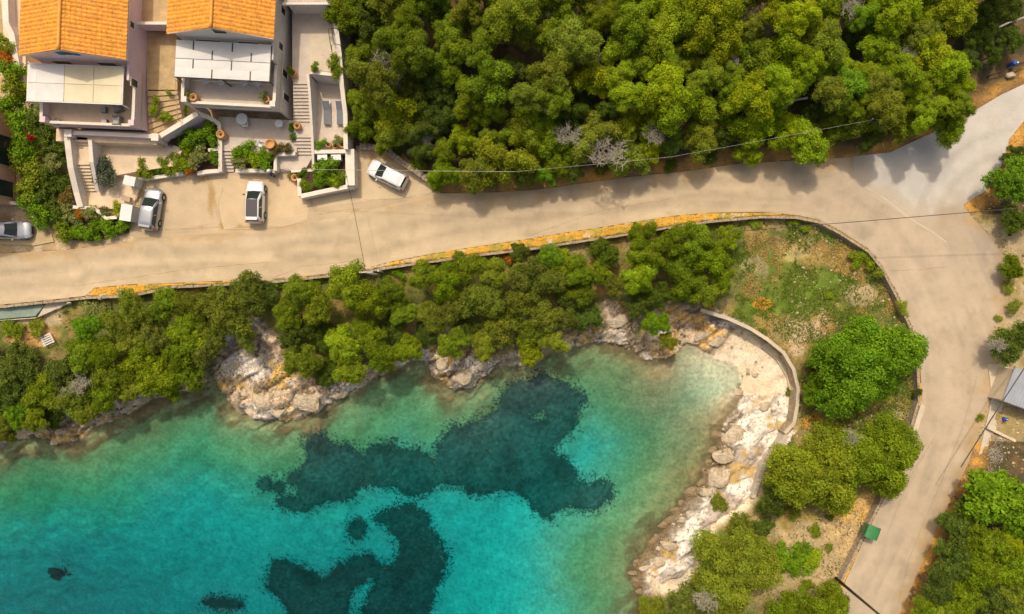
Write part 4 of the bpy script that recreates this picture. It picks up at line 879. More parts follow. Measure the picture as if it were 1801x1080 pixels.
patio_chair(362, 143, 4.1, R(5), 'leftmost white chair peeking out under the canvas pergola'); patio_chair(390, 145, 4.1, R(-5), 'second white chair from the left under the canvas pergola'); patio_chair(430, 146, 4.1, R(8), 'third white chair from the left under the canvas pergola'); patio_chair(453, 147, 4.1, R(-25), 'rightmost white chair, turned, under the canvas pergola')
def rtable(px, py, z, r0, h, label):
    c = P(px, py, z+h); t = thing('round_table', (c.x, c.y, z), label, 'table'); MB().lathe((c.x, c.y, z+h-.04), [(r0-.01, 0), (r0, .01), (r0, .03), (r0-.02, .04)], 24).obj('tabletop', M['plastic_white'], t); MB().lathe((c.x, c.y, z), [(.2, 0), (.2, .03), (.04, .06), (.04, h-.04)], 12).obj('pedestal', M['plastic_white'], t)
rtable(490, 217, 1.0, .38, .72, 'round pale table standing alone on the grey patio'); rtable(425, 209, 1.0, .55, .72, 'pale round table against the patio wall')
# hanging swing chair frame
c = P(590, 70, 4.2); t = thing('swing_chair', (c.x, c.y, 3.22), 'dark tube swing seat standing on the upper terrace', 'swing seat', None, R(10))
for s in (-1, 1): MB().tube([(-.7, s*.8, 0), (-.35, s*.75, 1.6), (0, s*.72, 1.9), (.35, s*.75, 1.6), (.7, s*.8, 0)], .03, 8).obj('side_frame', M['metal_dark'], t, local=True)
MB().tube([(0, -.72, 1.9), (0, .72, 1.9)], .03, 8).obj('crossbar', M['metal_dark'], t, local=True); MB().tube([(-.7, -.8, .05), (-.7, .8, .05)], .025, 8).obj('foot_bar', M['metal_dark'], t, local=True)
MB().box(-.25, .3, -.6, .6, .5, .6).obj('seat', M['cushion'], t, local=True, bevel=.04); MB().box(.28, .36, -.6, .6, .55, 1.1).obj('backrest', M['cushion'], t, local=True, bevel=.03)
for s in (-1, 1): MB().tube([(.05, s*.6, .6), (0, s*.65, 1.88)], .012, 6).obj('rope', M['metal_dark'], t, local=True)
# meter cabinets, bench, gate frame, boxes
def cabinet(px, py, z, w, d, h, rz, label, door=True):
    c = P(px, py, z+h); t = thing('utility_cabinet', (c.x, c.y, z), label, 'cabinet', None, rz)
    MB().box(-w/2, w/2, -d/2, d/2, 0, h).obj('cabinet_body', M['plastic_white'], t, local=True, bevel=.02); MB().box(-w/2-.05, w/2+.05, -d/2-.05, d/2+.05, h, h+.06).obj('cabinet_roof', M['plastic_white'], t, local=True, bevel=.01)
    if door: dd = MB().box(-w/2+.06, w/2-.06, -d/2-.02, -d/2-.002, .12, h-.1).obj('door', M['plastic_white'], t, local=True); MB().box(w/2-.16, w/2-.12, -d/2-.05, -d/2-.022, h*.5, h*.5+.12).obj('handle', M['metal_dark'], dd, local=True)
    return t
cabinet(228, 318, .3, 1.0, .8, 1.3, R(-12), 'white meter cabinet with a raised vent above the silver car')
cabinet(222, 374, .1, 1.0, 1.5, 1.3, R(-8), 'larger white cabinet between the flower bed and the silver car')
cabinet(567, 277, .75, .85, .45, .8, R(2), 'left white air conditioner box in the corner planting bed', False); cabinet(591, 277, .75, .85, .45, .8, R(2), 'right white air conditioner box in the corner planting bed', False)
c = P(224, 350, .5); t = thing('slatted_bench', (c.x, c.y, .35), 'small slatted timber bench beside the white cabinets', 'bench', None, R(-15))
MB().box(-.4, .4, -.25, .25, .38, .42).obj('seat', M['wood'], t, local=True)
for s in (-1, 1): MB().box(s*.34-.03, s*.34+.03, -.22, .22, 0, .38).obj('leg', M['wood'], t, local=True)
c = P(240, 347, 1.0); t = thing('gate', (c.x, c.y, 0), 'brown framed garden gate standing beside the silver car', 'gate', None, R(75)); g = MB()
for x in (-.75, .75): g.box(x-.03, x+.03, -.03, .03, 0, 1.1)
for z in (.1, 1.05): g.box(-.72, .72, -.025, .025, z, z+.05)
g.obj('frame', M['wood'], t, local=True)
for k in range(8): MB().box(-.62+k*.17, -.59+k*.17, -.012, .012, .15, 1.05).obj('bar', M['wood'], t, local=True)
# railing in the passage
t = thing('railing', tuple(P(312, 190, 3)), 'rusty railing beside the passage steps with climbing plants', 'railing'); pts = [P(x, y, z) for x, y, z in ((308, 140, 4.4), (310, 165, 4.4), (311, 190, 4.1), (312, 210, 3.9))]
MB().tube(pts, .03, 6).obj('handrail', M['wood'], t)
for p in pts: MB().tube([p, (p.x, p.y, 2.5)], .025, 6).obj('post', M['wood'], t)
# rubbish container
c = P(1532.5, 935, .9); t = thing('rubbish_container', (c.x, c.y, 0), 'green wheeled rubbish container standing at the roadside verge', 'container', None, hd(1516, 928, 1551, 941)-R(0))
b_ = [(-.62, -.58), (.58, -.58), (.58, .58), (-.62, .58)]; m = MB(); m.add([(x*.86, y*.86, .22) for x, y in b_]+[(x, y, 1.12) for x, y in b_], [(3, 2, 1, 0), (4, 5, 6, 7), (0, 1, 5, 4), (1, 2, 6, 5), (2, 3, 7, 6), (3, 0, 4, 7)]); m.obj('bin_body', M['plastic_green'], t, local=True, bevel=.03)
ld = MB(); n_ = 8; v = []
for i in range(n_+1):
    a = math.pi*i/n_; v += [(-.04+.66*math.cos(math.pi-a), -.62, 1.14+.30*math.sin(a)**.8 if 0 < i < n_ else 1.14), (-.04+.66*math.cos(math.pi-a), .62, 1.14+.30*math.sin(a)**.8 if 0 < i < n_ else 1.14)]
ld.add(v, [(2*i, 2*i+1, 2*i+3, 2*i+2)[::-1] for i in range(n_)]+[tuple(range(0, 2*n_+2, 2)), tuple(range(1, 2*n_+2, 2))[::-1], (0, 2*n_, 2*n_+1, 1)]); lo = ld.obj('lid', M['plastic_green'], t, local=True)
MB().box(-.70, -.62, -.4, .4, 1.10, 1.16).obj('handle', M['trim'], lo, local=True)
for sx in (-1, 1):
    for sy in (-1, 1): MB().tube([(sx*.42, sy*.42-.04, .1), (sx*.42, sy*.42+.04, .1)], .1, 12).obj('wheel', M['rubber'], t, local=True)
# utility poles and wires
def pole(px, py, z, h, r0, m, label):
    c = P(px, py, z); t = thing('utility_pole', tuple(c), label, 'pole'); MB().tube([c, c+Vector((0, 0, h))], [r0, r0*.6], 12).obj('shaft', M[m], t, smooth=True)
    MB().box(c.x-.6, c.x+.6, c.y-.05, c.y+.05, c.z+h-.35, c.z+h-.22).obj('crossarm', M[m], t)
    for dx in (-.5, 0, .5): MB().lathe((c.x+dx, c.y, c.z+h-.22), [(.03, 0), (.05, .05), (.05, .12), (.02, .16)], 8).obj('insulator', M['plastic_white'], t)
    return c+Vector((0, 0, h-.1))
pA = pole(669.5, 485, -1.0, 7.0, .15, 'concrete', 'short pale concrete pole at the seaside road edge opposite the white car')
pB = pole(1470, 1017, -.2, 8.5, .16, 'wood_dark', 'dark timber pole at the bottom of the bend beside the road')
pC = pole(1492, 236, .6, 5.5, .12, 'wood_dark', 'timber pole hidden among trees by the grey asphalt fork')
t = thing('sign_post', tuple(P(675, 474, -.6)), 'slim white post beside the pale concrete pole', 'post'); c = P(674.5, 479, -.8); MB().tube([c, c+Vector((0, 0, 2.6))], .06, 8).obj('shaft', M['plastic_white'], t); MB().lathe(c+Vector((0, 0, 2.6)), [(.07, 0), (.09, .05), (.02, .1)], 8).obj('cap', M['plastic_white'], t)
def wire(a, b, sag, label, m='metal_dark', r0=.03):
    a, b = Vector(a), Vector(b); n_ = 24; pts = [a.lerp(b, i/n_)-Vector((0, 0, sag*4*(i/n_)*(1-i/n_))) for i in range(n_+1)]
    o = MB().tube(pts, r0, 5).obj('overhead_wire', M[m], None); tag(o, label, 'wire', 'overhead wires')
M['wire_pale'] = mat('pale_cable', (.40, .38, .32), .6, bump=0)
wire(pA, P(605, 290, 4.8), .3, 'dark wire crossing the road above the terrace steps', r0=.022)
wire(P(484, 297, 5.2), P(905, 302, 6.0), .15, 'pale cable running from the houses across the white car', 'wire_pale', .02); wire(P(905, 302, 6.0), P(1180, 276, 6.5), .1, 'middle span of pale cable over the forest edge', 'wire_pale', .011); wire(P(1180, 276, 6.5), pC, .2, 'pale cable span ending at the hidden timber pole', 'wire_pale', .011)
wire(P(1280, 408, 5), P(1840, 362, 6.5), .3, 'black wire crossing the bend of the road', r0=.032)
wire(pC, P(1556, 268, .1), .02, 'pale guy wire slanting down from the hidden timber pole', 'wire_pale', .02)
wire(P(1690, 822, 5), P(1860, 560, 6), .1, 'black wire slanting over the small grey-roofed hut', r0=.05)
# hut and things right of the road
t = thing('hut', tuple(P(1790, 680, 0)), 'small hut with flat grey sheet roof beside the road at the right edge', 'hut'); fr = FR(*P(1764, 705, 2.3)[:2], R(-20))
MB().box(.1, 4.6, .1, 3.2, 0, 2.2, fr).obj('wall', M['concrete'], t); rr = MB().box(0, 4.8, 0, 3.4, 2.2, 2.28, fr)
for k in range(16): rr.box(.1+k*.3, .16+k*.3, .05, 3.35, 2.28, 2.31, fr)
rr.obj('roof', M['sheet_grey'], t); dd = MB().box(1.2, 2.0, .04, .098, 0, 1.9, fr).obj('door', M['wood'], t)
slab('concrete_pad', [(1722, 800), (1745, 700), (1800, 702), (1840, 760), (1762, 770)], .12, 'concrete')
slab('concrete_pad', [(1738, 640), (1775, 640), (1768, 700), (1745, 702)], .10, 'concrete')
c = P(1767, 737, .4); t = thing('water_drum', (c.x, c.y, .12), 'small bright blue plastic drum on the concrete pad by the hut', 'drum'); MB().lathe((c.x, c.y, .12), [(.17, 0), (.19, .1), (.18, .3), (.19, .5), (.17, .55), (.14, .58)], 16).obj('drum_body', M['plastic_blue'], t, smooth=True); MB().lathe((c.x, c.y, .70), [(.05, 0), (.05, .03)], 10).obj('lid', M['plastic_white'], t)
W_('low concrete wall crossing the yard behind the hut pad', [(1738, 752), (1762, 764), (1800, 782)], .2, .5, -.1, 'concrete', 'concrete')
c = P(1781, 113, .7); t = thing('water_drum', (c.x, c.y, gz(c.x, c.y)), 'dark blue drum on the brown bank at the upper right', 'drum'); MB().lathe((c.x, c.y, gz(c.x, c.y)), [(.22, 0), (.25, .1), (.24, .5), (.25, .85), (.2, .95)], 16).obj('drum_body', M['plastic_blue'], t, smooth=True); MB().lathe((c.x+.12, c.y, gz(c.x, c.y)+.95), [(.09, 0), (.09, .05)], 10).obj('lid', M['plastic_white'], t)
c = P(1778, 132, .3); zz = gz(c.x, c.y)
def rock(name, c, s, label, cat, group, seed, m='boulder', sub_=3):
    import bmesh
    r = random.Random(seed); bm = bmesh.new(); bmesh.ops.create_icosphere(bm, subdivisions=sub_, radius=1)
    pl = [(Vector((r.gauss(0, 1), r.gauss(0, 1), r.gauss(0, .8))).normalized(), r.uniform(.55, .85)) for _ in range(11)]
    for v in bm.verts:
        k = 1.0
        for n_, d in pl:
            q = v.co.dot(n_)
            if q > d: v.co -= n_*(q-d)*.92
    ang = r.uniform(-.3, .9)
    for v in bm.verts: v.co = Vector((v.co.x*s[0], v.co.y*s[1], v.co.z*s[2])); v.co.rotate(Matrix.Rotation(ang, 3, 'Z')); v.co += Vector((r.uniform(-1, 1), r.uniform(-1, 1), r.uniform(-1, 1)))*.02*s[0]
    me = bpy.data.meshes.new(name); bm.to_mesh(me); bm.free(); o = link(name, me, M[m]); o.location = c
    return tag(o, label, cat, group)
rock('boulder', (c.x, c.y, zz+.1), (.5, .42, .35), 'single pale boulder on the brown bank at the upper right', 'boulder', None, 3)
t = thing('low_fence', tuple(P(1770, 130, .4)), 'dark low rail fence on the brown bank at the upper right', 'fence'); pts = [P(1742, 133, .8), P(1765, 124, .9), P(1790, 114, 1.0), P(1830, 98, 1.1)]
MB().tube(pts, .06, 6).obj('rail', M['wood_dark'], t)
for p in pts: MB().tube([p, (p.x, p.y, 0)], .05, 6).obj('post', M['wood_dark'], t)
for i, (a, b, zs) in enumerate((((1700, 78), (1840, 18), 2.5), ((1371, 195), (1420, 172), 3.6), ((1368, 222), (1402, 230), 3.6))):
    A, B = P(*a, zs), P(*b, zs+.5); mid = A.lerp(B, .5)+Vector((.1, .35, .2)); o = MB().tube([A, A.lerp(mid, .5)+Vector((0, .1, 0)), mid, B], [.06, .09, .10, .13], 7).obj('bare_branch', M['deadwood']); tag(o, ['long bare grey branch lying across the dark slope at the upper right', 'bare pale limb showing in a forest gap, upper of two', 'bare pale limb showing in a forest gap, lower of two'][i], 'branch')
# broken white chair frame thrown on the bank
c = P(88, 597, -1.6); zz = gz(c.x, c.y); t = thing('pallet', (c.x, c.y, zz+.25), 'broken whitewashed pallet thrown on the bank below the road', 'pallet', None, R(25))
for k in range(5): MB().box(-.6, .6, -.5+k*.22, -.38+k*.22, .12, .15).obj('slat', M['metal_white'], t, local=True)
for k in (-.5, .45): MB().box(k, k+.08, -.55, .55, 0, .12).obj('bearer', M['metal_white'], t, local=True)
# blocks at the road edge
for i, (x, y, a) in enumerate(((215, 514, .75), (178, 523, .6), (152, 522, .3), (143, 524, .25), (120, 533, .35), (104, 541, .4))):
    c = P(x, y, -.1); rock('boulder', (c.x, c.y, -.15), (a*.9, a*.55, a*.5), ['squared pale block lying on the grassy strip at the road edge', 'pale rubble block left of the squared block', 'small pale stone on the road edge above the grey shrubs', 'smallest pale stone on the road edge above the grey shrubs', 'pale stone below the road edge beside the ledge', 'pale stone at the right end of the mossy ledge'][i], 'boulder', 'pale blocks along the left road edge', 40+i)
# person by the planter
# ---------------------------------------------------------------- foliage
def leaf_cloud(rs, centres, radii, nl, size, flat=.75, colvar=.28, hue=.07, up=.35):
    Vs = []; Cs = []
    for c, r in zip(centres, radii):
        n = max(20, int(nl*r*r)); d = rs.normal(size=(n, 3)); d /= np.linalg.norm(d, axis=1)[:, None]; d[:, 2] = np.where(d[:, 2] < -.3, -d[:, 2], d[:, 2])
        p = c+d*np.array((1, 1, flat))*r*((.55+.6*rs.rand(n)**.7+.25*(rs.rand(n) < .06))[:, None])
        nr = d+rs.normal(size=(n, 3))*.75+np.array((0, 0, up)); nr /= np.linalg.norm(nr, axis=1)[:, None]
        a = np.cross(nr, rs.normal(size=(n, 3))); a /= np.linalg.norm(a, axis=1)[:, None]; b = np.cross(nr, a)
        s = size*rs.uniform(.6, 1.35, n)[:, None]
        q = np.stack([p-a*s, p-b*s*.55, p+a*s, p+b*s*.55], 1)
        base = rs.uniform(1-colvar, 1+colvar); hh = rs.uniform(-hue, hue)
        v = base*rs.uniform(.72, 1.28, n); col = np.stack([v*(1+hh), v, v*(1-hh)], 1); Vs.append(q); Cs.append(col)
    return np.concatenate(Vs), np.concatenate(Cs)
def crown_mesh(name, seed, Rr, rc, nl=420, size=.13, hr=.75, lobes=.22, low=-.15, dead=0):
    rs = np.random.RandomState(seed); ph = rs.rand(6)*6.28; am = rs.uniform(.3, 1, 6)
    def rad(t): return Rr*(1-lobes*.5+lobes*.5*(am[0]*np.cos(2*t+ph[0])+am[1]*np.cos(3*t+ph[1])+am[2]*np.cos(5*t+ph[2])))
    cs = []; rr = []; tries = 0
    while tries < 4000 and len(cs) < 130:
        tries += 1; t = rs.rand()*6.28; el = math.asin(rs.uniform(low, 1)); k = rs.choice([1, .86, .62], p=[.5, .3, .2])
        q = rad(t)-rc*.8; p = np.array((math.cos(t)*math.cos(el)*q, math.sin(t)*math.cos(el)*q, math.sin(el)*q*hr))*k*rs.uniform(.88, 1.06)+np.array((0, 0, -.0))
        r = rc*rs.uniform(.62, 1.25)
        if all(np.linalg.norm(p-c)*1.0 > (r+r2)*.60 for c, r2 in zip(cs, rr)): cs.append(p); rr.append(r)
    V, C = leaf_cloud(rs, cs, rr, nl, size)
    # opaque twig cores keep the crown from being see-through
    V2, C2 = leaf_cloud(rs, cs, [r*.62 for r in rr], nl*.35, size*1.9, colvar=.1)
    return quads(name, np.concatenate([V, V2]), np.concatenate([C, C2]), M['leaf'])
def trunk_mesh(seed, h, Rr):
    rs = random.Random(seed); m = MB(); p = [Vector((0, 0, -.4)), Vector((rs.uniform(-.1, .1), rs.uniform(-.1, .1), h*.4)), Vector((rs.uniform(-.3, .3), rs.uniform(-.3, .3), h*.75))]
    m.tube(p, [.24, .17, .13], 8)
    for k in range(6):
        a = k*1.05+rs.uniform(-.3, .3); e = Vector((math.cos(a)*Rr*.75, math.sin(a)*Rr*.75, h*rs.uniform(.9, 1.15))); mid = p[2].lerp(e, .5)+Vector((0, 0, .3)); m.tube([p[1].lerp(p[2], .6), mid, e], [.10, .06, .02], 6)
        e2 = mid+Vector((rs.uniform(-1, 1), rs.uniform(-1, 1), .8)); m.tube([mid, e2], [.045, .012], 5)
    me = bpy.data.meshes.new('trunk'); me.from_pydata(m.v, [], m.f); me.update(); me.materials.append(M['bark']); return me
def twigs_mesh(seed, Rr):
    rs = random.Random(seed); m = MB()
    for k in range(70):
        a = rs.uniform(0, 6.28); d = Vector((math.cos(a), math.sin(a), rs.uniform(.1, .9))).normalized(); o = Vector((rs.uniform(-.8, .8), rs.uniform(-.6, .6), 0)); L = rs.uniform(.3, .8)*Rr
        mid = o+d*L*.5+Vector((rs.uniform(-.1, .1), rs.uniform(-.1, .1), .05)); m.tube([o, mid, o+d*L], [.018, .012, .005], 4, False)
        for j in range(3): e = mid+Vector((rs.uniform(-.35, .35), rs.uniform(-.35, .35), rs.uniform(0, .3))); m.tube([mid, e], [.013, .005], 4, False)
    me = bpy.data.meshes.new('dead_twigs'); me.from_pydata(m.v, [], m.f); me.update(); me.materials.append(M['deadwood']); return me
R0 = 3.0
CR = {'forest': [crown_mesh('crown', 100+i, R0, .70, 640, .095, 1.0, .5) for i in range(8)],
      'dense': [crown_mesh('crown', 200+i, R0, .62, 520, .10, .7, .35) for i in range(5)],
      'olive': [crown_mesh('crown', 300+i, R0, .68, 430, .10, .75, .4) for i in range(4)],
      'big': [crown_mesh('crown', 400+i, R0*1.6, .80, 560, .10, .80, .28) for i in range(3)],
      'broad': [crown_mesh('crown', 500, R0, .55, 210, .17, .7, .3)]}
TR = [trunk_mesh(i, 3.4, 2.6) for i in range(5)]
TW = [twigs_mesh(i, 1.0) for i in range(3)]
SH = [crown_mesh('foliage', 600+i, 1.0, .34, 900, .062, .7, .35, low=.0) for i in range(6)]
SHL = [crown_mesh('foliage', 640+i, 1.0, .3, 460, .095, .7, .3, low=.0) for i in range(3)]
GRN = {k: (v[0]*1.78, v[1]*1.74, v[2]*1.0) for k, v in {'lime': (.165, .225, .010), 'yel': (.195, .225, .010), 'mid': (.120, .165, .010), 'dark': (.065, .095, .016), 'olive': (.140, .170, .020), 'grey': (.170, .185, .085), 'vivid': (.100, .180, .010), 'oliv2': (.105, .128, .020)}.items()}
CN = {'lime': 'lime green', 'yel': 'yellow-green', 'mid': 'mid green', 'dark': 'dark green', 'olive': 'olive green', 'grey': 'grey-green', 'vivid': 'vivid green', 'oliv2': 'dull olive'}
rt = random.Random(11); TREES = []
def tree(px, py, rpx, col, kind='forest', hc=None, zone='forest', dead=None, label=None):
    g = 0; h = hc if hc else 4.2
    for _ in range(4):
        c = P(px, py, g+h+1.0); g = gz(c.x, c.y); g = max(g, -4.3)
    r = rpx*(CZ-(g+h))/FPX; base = R0*1.6 if kind == 'big' else R0; s = r/base
    t = thing('tree', (c.x, c.y, g), label, 'tree', None)
    me = rt.choice(CR[kind]); o = bpy.data.objects.new('crown', me); COL.objects.link(o); o.parent = t; o.location = (0, 0, h-.0); o.rotation_euler = (0, 0, rt.uniform(0, 6.28)); o.scale = (s, s, s*rt.uniform(.85, 1.15))
    k = rt.uniform(.82, 1.18); q = GRN[col]; o.color = (q[0]*k*rt.uniform(.93, 1.07), q[1]*k, q[2]*k*rt.uniform(.7, 1.5), 1)
    u = bpy.data.objects.new('trunk', rt.choice(TR)); COL.objects.link(u); u.parent = t; ss = max(.35, min(1.3, s*(1.5 if kind == 'big' else 1))); u.scale = (ss, ss, h/3.4)
    u.rotation_euler = (0, 0, rt.uniform(0, 6))
    if dead is None: dead = rt.random() < .05
    if dead:
        w = bpy.data.objects.new('dead_twigs', rt.choice(TW)); COL.objects.link(w); w.parent = t; a = rt.uniform(0, 6.28); w.location = (math.cos(a)*r*.8, math.sin(a)*r*.8, h+r*.42); w.rotation_euler = (rt.uniform(-.4, .4), rt.uniform(-.4, .4), a); sc = rt.uniform(.7, 1.25); w.scale = (sc, sc, sc)
    TREES.append((t, zone, px, py, rpx, col)); return t
FT = [(600,20,38,'mid'),(650,52,40,'dark'),(628,93,28,'mid'),(660,100,32,'dark'),(711,34,34,'mid'),(694,69,34,'mid'),(728,90,42,'mid'),(793,45,38,'mid'),(800,76,36,'mid'),(842,90,36,'mid'),(783,120,28,'mid'),(755,130,30,'dark'),(821,8,30,'olive'),(760,10,30,'dark'),(890,22,46,'olive'),(924,50,36,'olive'),(928,10,30,'olive'),
 (969,60,36,'mid'),(1010,70,44,'olive'),(993,12,34,'mid'),(1072,22,34,'mid'),(1117,34,42,'lime'),(1158,62,50,'lime'),(1090,79,34,'lime'),(1090,131,30,'lime'),(1040,127,42,'yel'),(972,127,42,'olive'),(938,165,34,'olive'),(862,151,46,'mid'),(900,120,30,'dark'),(848,196,32,'mid'),(935,200,34,'lime'),(985,170,30,'mid'),
 (1110,166,34,'lime'),(1172,160,50,'lime'),(1107,208,40,'yel'),(1150,205,34,'lime'),(924,232,36,'olive'),(969,243,40,'lime'),(1048,237,42,'olive'),(1010,262,28,'mid'),(814,241,30,'lime'),(873,241,26,'mid'),(882,284,48,'olive'),(835,300,36,'olive'),(780,302,30,'mid'),(962,303,20,'vivid'),(979,289,24,'mid'),(1110,272,36,'olive'),(1145,262,28,'yel'),(1010,295,24,'dark'),(925,302,26,'oliv2'),
 (690,190,54,'yel'),(659,138,42,'olive'),(700,228,34,'olive'),(630,178,28,'mid'),(635,222,30,'mid'),(655,175,30,'olive'),(740,180,34,'dark'),(775,165,32,'dark'),(820,170,30,'mid'),(720,150,30,'oliv2'),(672,240,22,'mid'),(745,225,26,'dark'),(780,205,28,'dark'),(740,262,24,'dark'),(780,262,26,'mid'),
 (1250,28,58,'yel'),(1275,66,44,'yel'),(1200,20,36,'mid'),(1409,28,36,'yel'),(1363,18,24,'yel'),(1330,40,26,'olive'),(1521,21,28,'vivid'),(1585,10,40,'lime'),(1560,40,28,'mid'),(1673,12,42,'yel'),(1630,22,30,'lime'),(1201,86,26,'mid'),(1335,99,44,'mid'),(1398,106,50,'lime'),(1461,70,36,'olive'),(1440,45,28,'yel'),(1190,182,46,'lime'),(1226,172,42,'lime'),(1250,130,32,'mid'),(1321,169,44,'yel'),(1345,200,42,'lime'),
 (1290,150,30,'mid'),(1468,158,36,'olive'),(1497,146,36,'vivid'),(1528,123,32,'lime'),(1560,81,36,'lime'),(1595,120,36,'lime'),(1648,88,40,'yel'),(1630,52,34,'olive'),(1648,134,40,'lime'),(1678,113,34,'lime'),(1690,158,30,'lime'),(1613,162,36,'lime'),(1567,183,34,'olive'),(1532,211,40,'olive'),(1602,207,36,'olive'),(1668,208,36,'mid'),(1640,190,30,'lime'),(1479,197,30,'olive'),(1236,241,38,'olive'),
 (1320,228,38,'lime'),(1318,265,24,'lime'),(1419,246,46,'lime'),(1391,232,34,'lime'),(1296,123,24,'mid'),(1480,110,30,'lime'),(1510,60,30,'dark'),(1290,205,28,'mid'),(1280,232,24,'dark'),(1185,245,26,'dark'),(1075,190,24,'dark'),(1560,140,30,'olive'),(1510,185,28,'mid'),(1440,190,26,'dark'),(1180,120,30,'mid'),(1220,110,26,'olive'),(1380,150,36,'lime'),(1430,110,34,'lime'),(1690,215,22,'lime'),(1040,30,30,'mid'),(860,50,30,'olive'),(1540,240,22,'dark'),(1480,225,26,'mid'),(1140,105,34,'lime'),(1000,205,30,'dark'),(1700,180,26,'mid')]
for x, y, r_, c_ in FT: tree(x, y, r_*1.1, c_, 'forest', hc=rt.uniform(1.8, 2.4) if (x < 800 and y > 140 or y > 255) else rt.uniform(2.2, 3.2) if y > 190 else rt.uniform(3.2, 6.0) if c_ != 'dark' else rt.uniform(2.2, 3.0))
for x, y, c_ in ((625,-8,'mid'),(690,-12,'olive'),(750,-20,'mid'),(850,-25,'olive'),(960,-20,'mid'),(1030,-15,'olive'),(1100,-12,'mid'),(1160,5,'lime'),(1170,-30,'mid'),(1235,-30,'yel'),(1310,-15,'olive'),(1380,-25,'yel'),(1460,5,'mid'),(1490,-30,'olive'),(1550,-20,'lime'),(1630,-25,'mid'),(1700,-30,'yel')): tree(x, y, 46, c_, 'forest', rt.uniform(3.4, 4.6))
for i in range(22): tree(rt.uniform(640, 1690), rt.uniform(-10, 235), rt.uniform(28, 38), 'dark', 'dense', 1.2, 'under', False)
for x, y, r_ in ((1740, 20, 36), (1780, 10, 36), (1735, 60, 30), (1790, 60, 26), (1760, 90, 20), (1715, 105, 26), (1750, 40, 24)): tree(x, y, r_, 'dark', 'dense', 1.6, 'slope', False)  # dark green colour stands in for shade cast by the trees to the north
# rows of the wood beyond the frame, so that its edge stays closed from a step aside
for x_, y_ in ((-60, 620), (-75, 700), (-120, 640), (-140, 720), (-190, 660), (-60, 745)): tree(x_, y_, 46, rt.choice(['mid', 'dark', 'oliv2']), 'dense', 2.2, 'beyondleft', False)
for i in range(20): tree(600+i*62, -62+rt.uniform(-14, 14), rt.uniform(44, 56), rt.choice(['mid', 'lime', 'olive']), 'forest', 5.0, 'beyond', False)
BT = [(387,545,52,'oliv2','olive'),(430,514,44,'oliv2','olive'),(462,520,32,'dark','dense'),(326,584,46,'mid','dense'),(245,633,48,'mid','dense'),(268,668,44,'mid','dense'),(228,545,34,'olive','olive'),(285,535,36,'mid','dense'),(325,535,36,'oliv2','olive'),(143,578,30,'vivid','dense'),(136,620,36,'mid','dense'),(104,662,46,'dark','dense'),(122,704,44,'oliv2','dense'),
 (24,645,48,'dark','dense'),(26,700,48,'dark','dense'),(70,690,42,'mid','dense'),(310,622,40,'mid','dense'),(204,578,34,'oliv2','olive'),(326,660,34,'mid','dense'),(196,665,44,'mid','dense'),(228,600,36,'olive','dense'),(359,612,36,'oliv2','olive'),(170,620,34,'mid','dense'),(360,580,38,'oliv2','olive'),(175,700,30,'mid','dense'),(226,685,26,'olive','dense'),(295,690,22,'mid','dense'),(75,735,26,'dark','dense'),(18,735,26,'vivid','dense'),(265,590,34,'oliv2','olive'),
 (-30,670,50,'dark','dense'),(50,742,26,'mid','dense'),(425,592,26,'oliv2','olive'),(495,568,22,'mid','dense'),(140,728,26,'olive','dense'),(0,755,28,'oliv2','dense'),
 (524,511,36,'mid','forest'),(502,550,32,'mid','dense'),(610,504,46,'mid','forest'),(647,530,44,'mid','forest'),(687,511,32,'mid','forest'),(554,540,38,'olive','olive'),(517,585,40,'dark','dense'),(602,607,44,'lime','forest'),(647,588,38,'mid','forest'),(528,637,36,'olive','dense'),(612,648,38,'mid','dense'),(668,628,36,'mid','dense'),(705,545,32,'mid','dense'),(754,556,32,'olive','olive'),(715,615,30,'mid','dense'),
 (784,496,38,'mid','forest'),(821,467,34,'mid','dense'),(739,485,28,'mid','dense'),(795,541,40,'oliv2','olive'),(850,526,46,'oliv2','olive'),(924,481,38,'oliv2','olive'),(917,530,40,'oliv2','olive'),(954,556,38,'oliv2','olive'),(880,578,42,'oliv2','olive'),(969,493,36,'oliv2','olive'),(930,580,34,'oliv2','olive'),(795,605,32,'mid','dense'),(932,618,32,'yel','olive'),(850,605,30,'olive','dense'),(969,448,26,'vivid','dense'),(913,441,20,'dark','dense'),
 (570,655,30,'dark','dense'),(560,590,34,'dark','dense'),(745,590,28,'dark','dense'),(690,580,30,'dark','dense'),(820,580,28,'dark','dense'),(870,480,30,'olive','dense'),(975,600,26,'olive','olive'),
 (985,462,30,'mid','dense'),(1020,476,32,'mid','dense'),(1065,446,32,'dark','dense'),(1129,412,32,'mid','forest'),(1139,446,36,'mid','forest'),(1125,488,38,'lime','forest'),(1181,428,36,'mid','forest'),(1227,424,40,'mid','forest'),(1252,456,40,'mid','forest'),(1199,463,36,'mid','dense'),(1206,498,36,'mid','forest'),(1238,512,32,'mid','dense'),(1288,414,26,'mid','dense'),
 (1023,515,30,'mid','dense'),(1034,558,30,'dark','dense'),(995,560,24,'oliv2','dense'),(1125,537,26,'dark','dense'),(1157,569,26,'vivid','dense'),(1178,600,18,'olive','dense'),(1085,500,24,'oliv2','dense'),(1160,520,28,'dark','dense'),(1060,480,24,'mid','dense'),(1275,490,26,'mid','dense'),(1000,520,26,'dark','dense')]
for x, y, r_, c_, k_ in BT: tree(x, y, r_, c_, k_, rt.uniform(2.2, 3.2) if c_ != 'dark' else rt.uniform(1.3, 2.0), 'bank')
tree(1522, 640, 98, 'vivid', 'big', 3.2, 'bend', False, 'very large vivid green tree inside the bend of the road')
tree(1446, 692, 34, 'vivid', 'dense', 2.0, 'bend', False, 'smaller vivid green tree at the lower left foot of the large bend tree')
tree(1445, 830, 92, 'olive', 'big', 3.0, 'bend', True, 'broad yellow-green tree with wispy edges right of the white rocks')
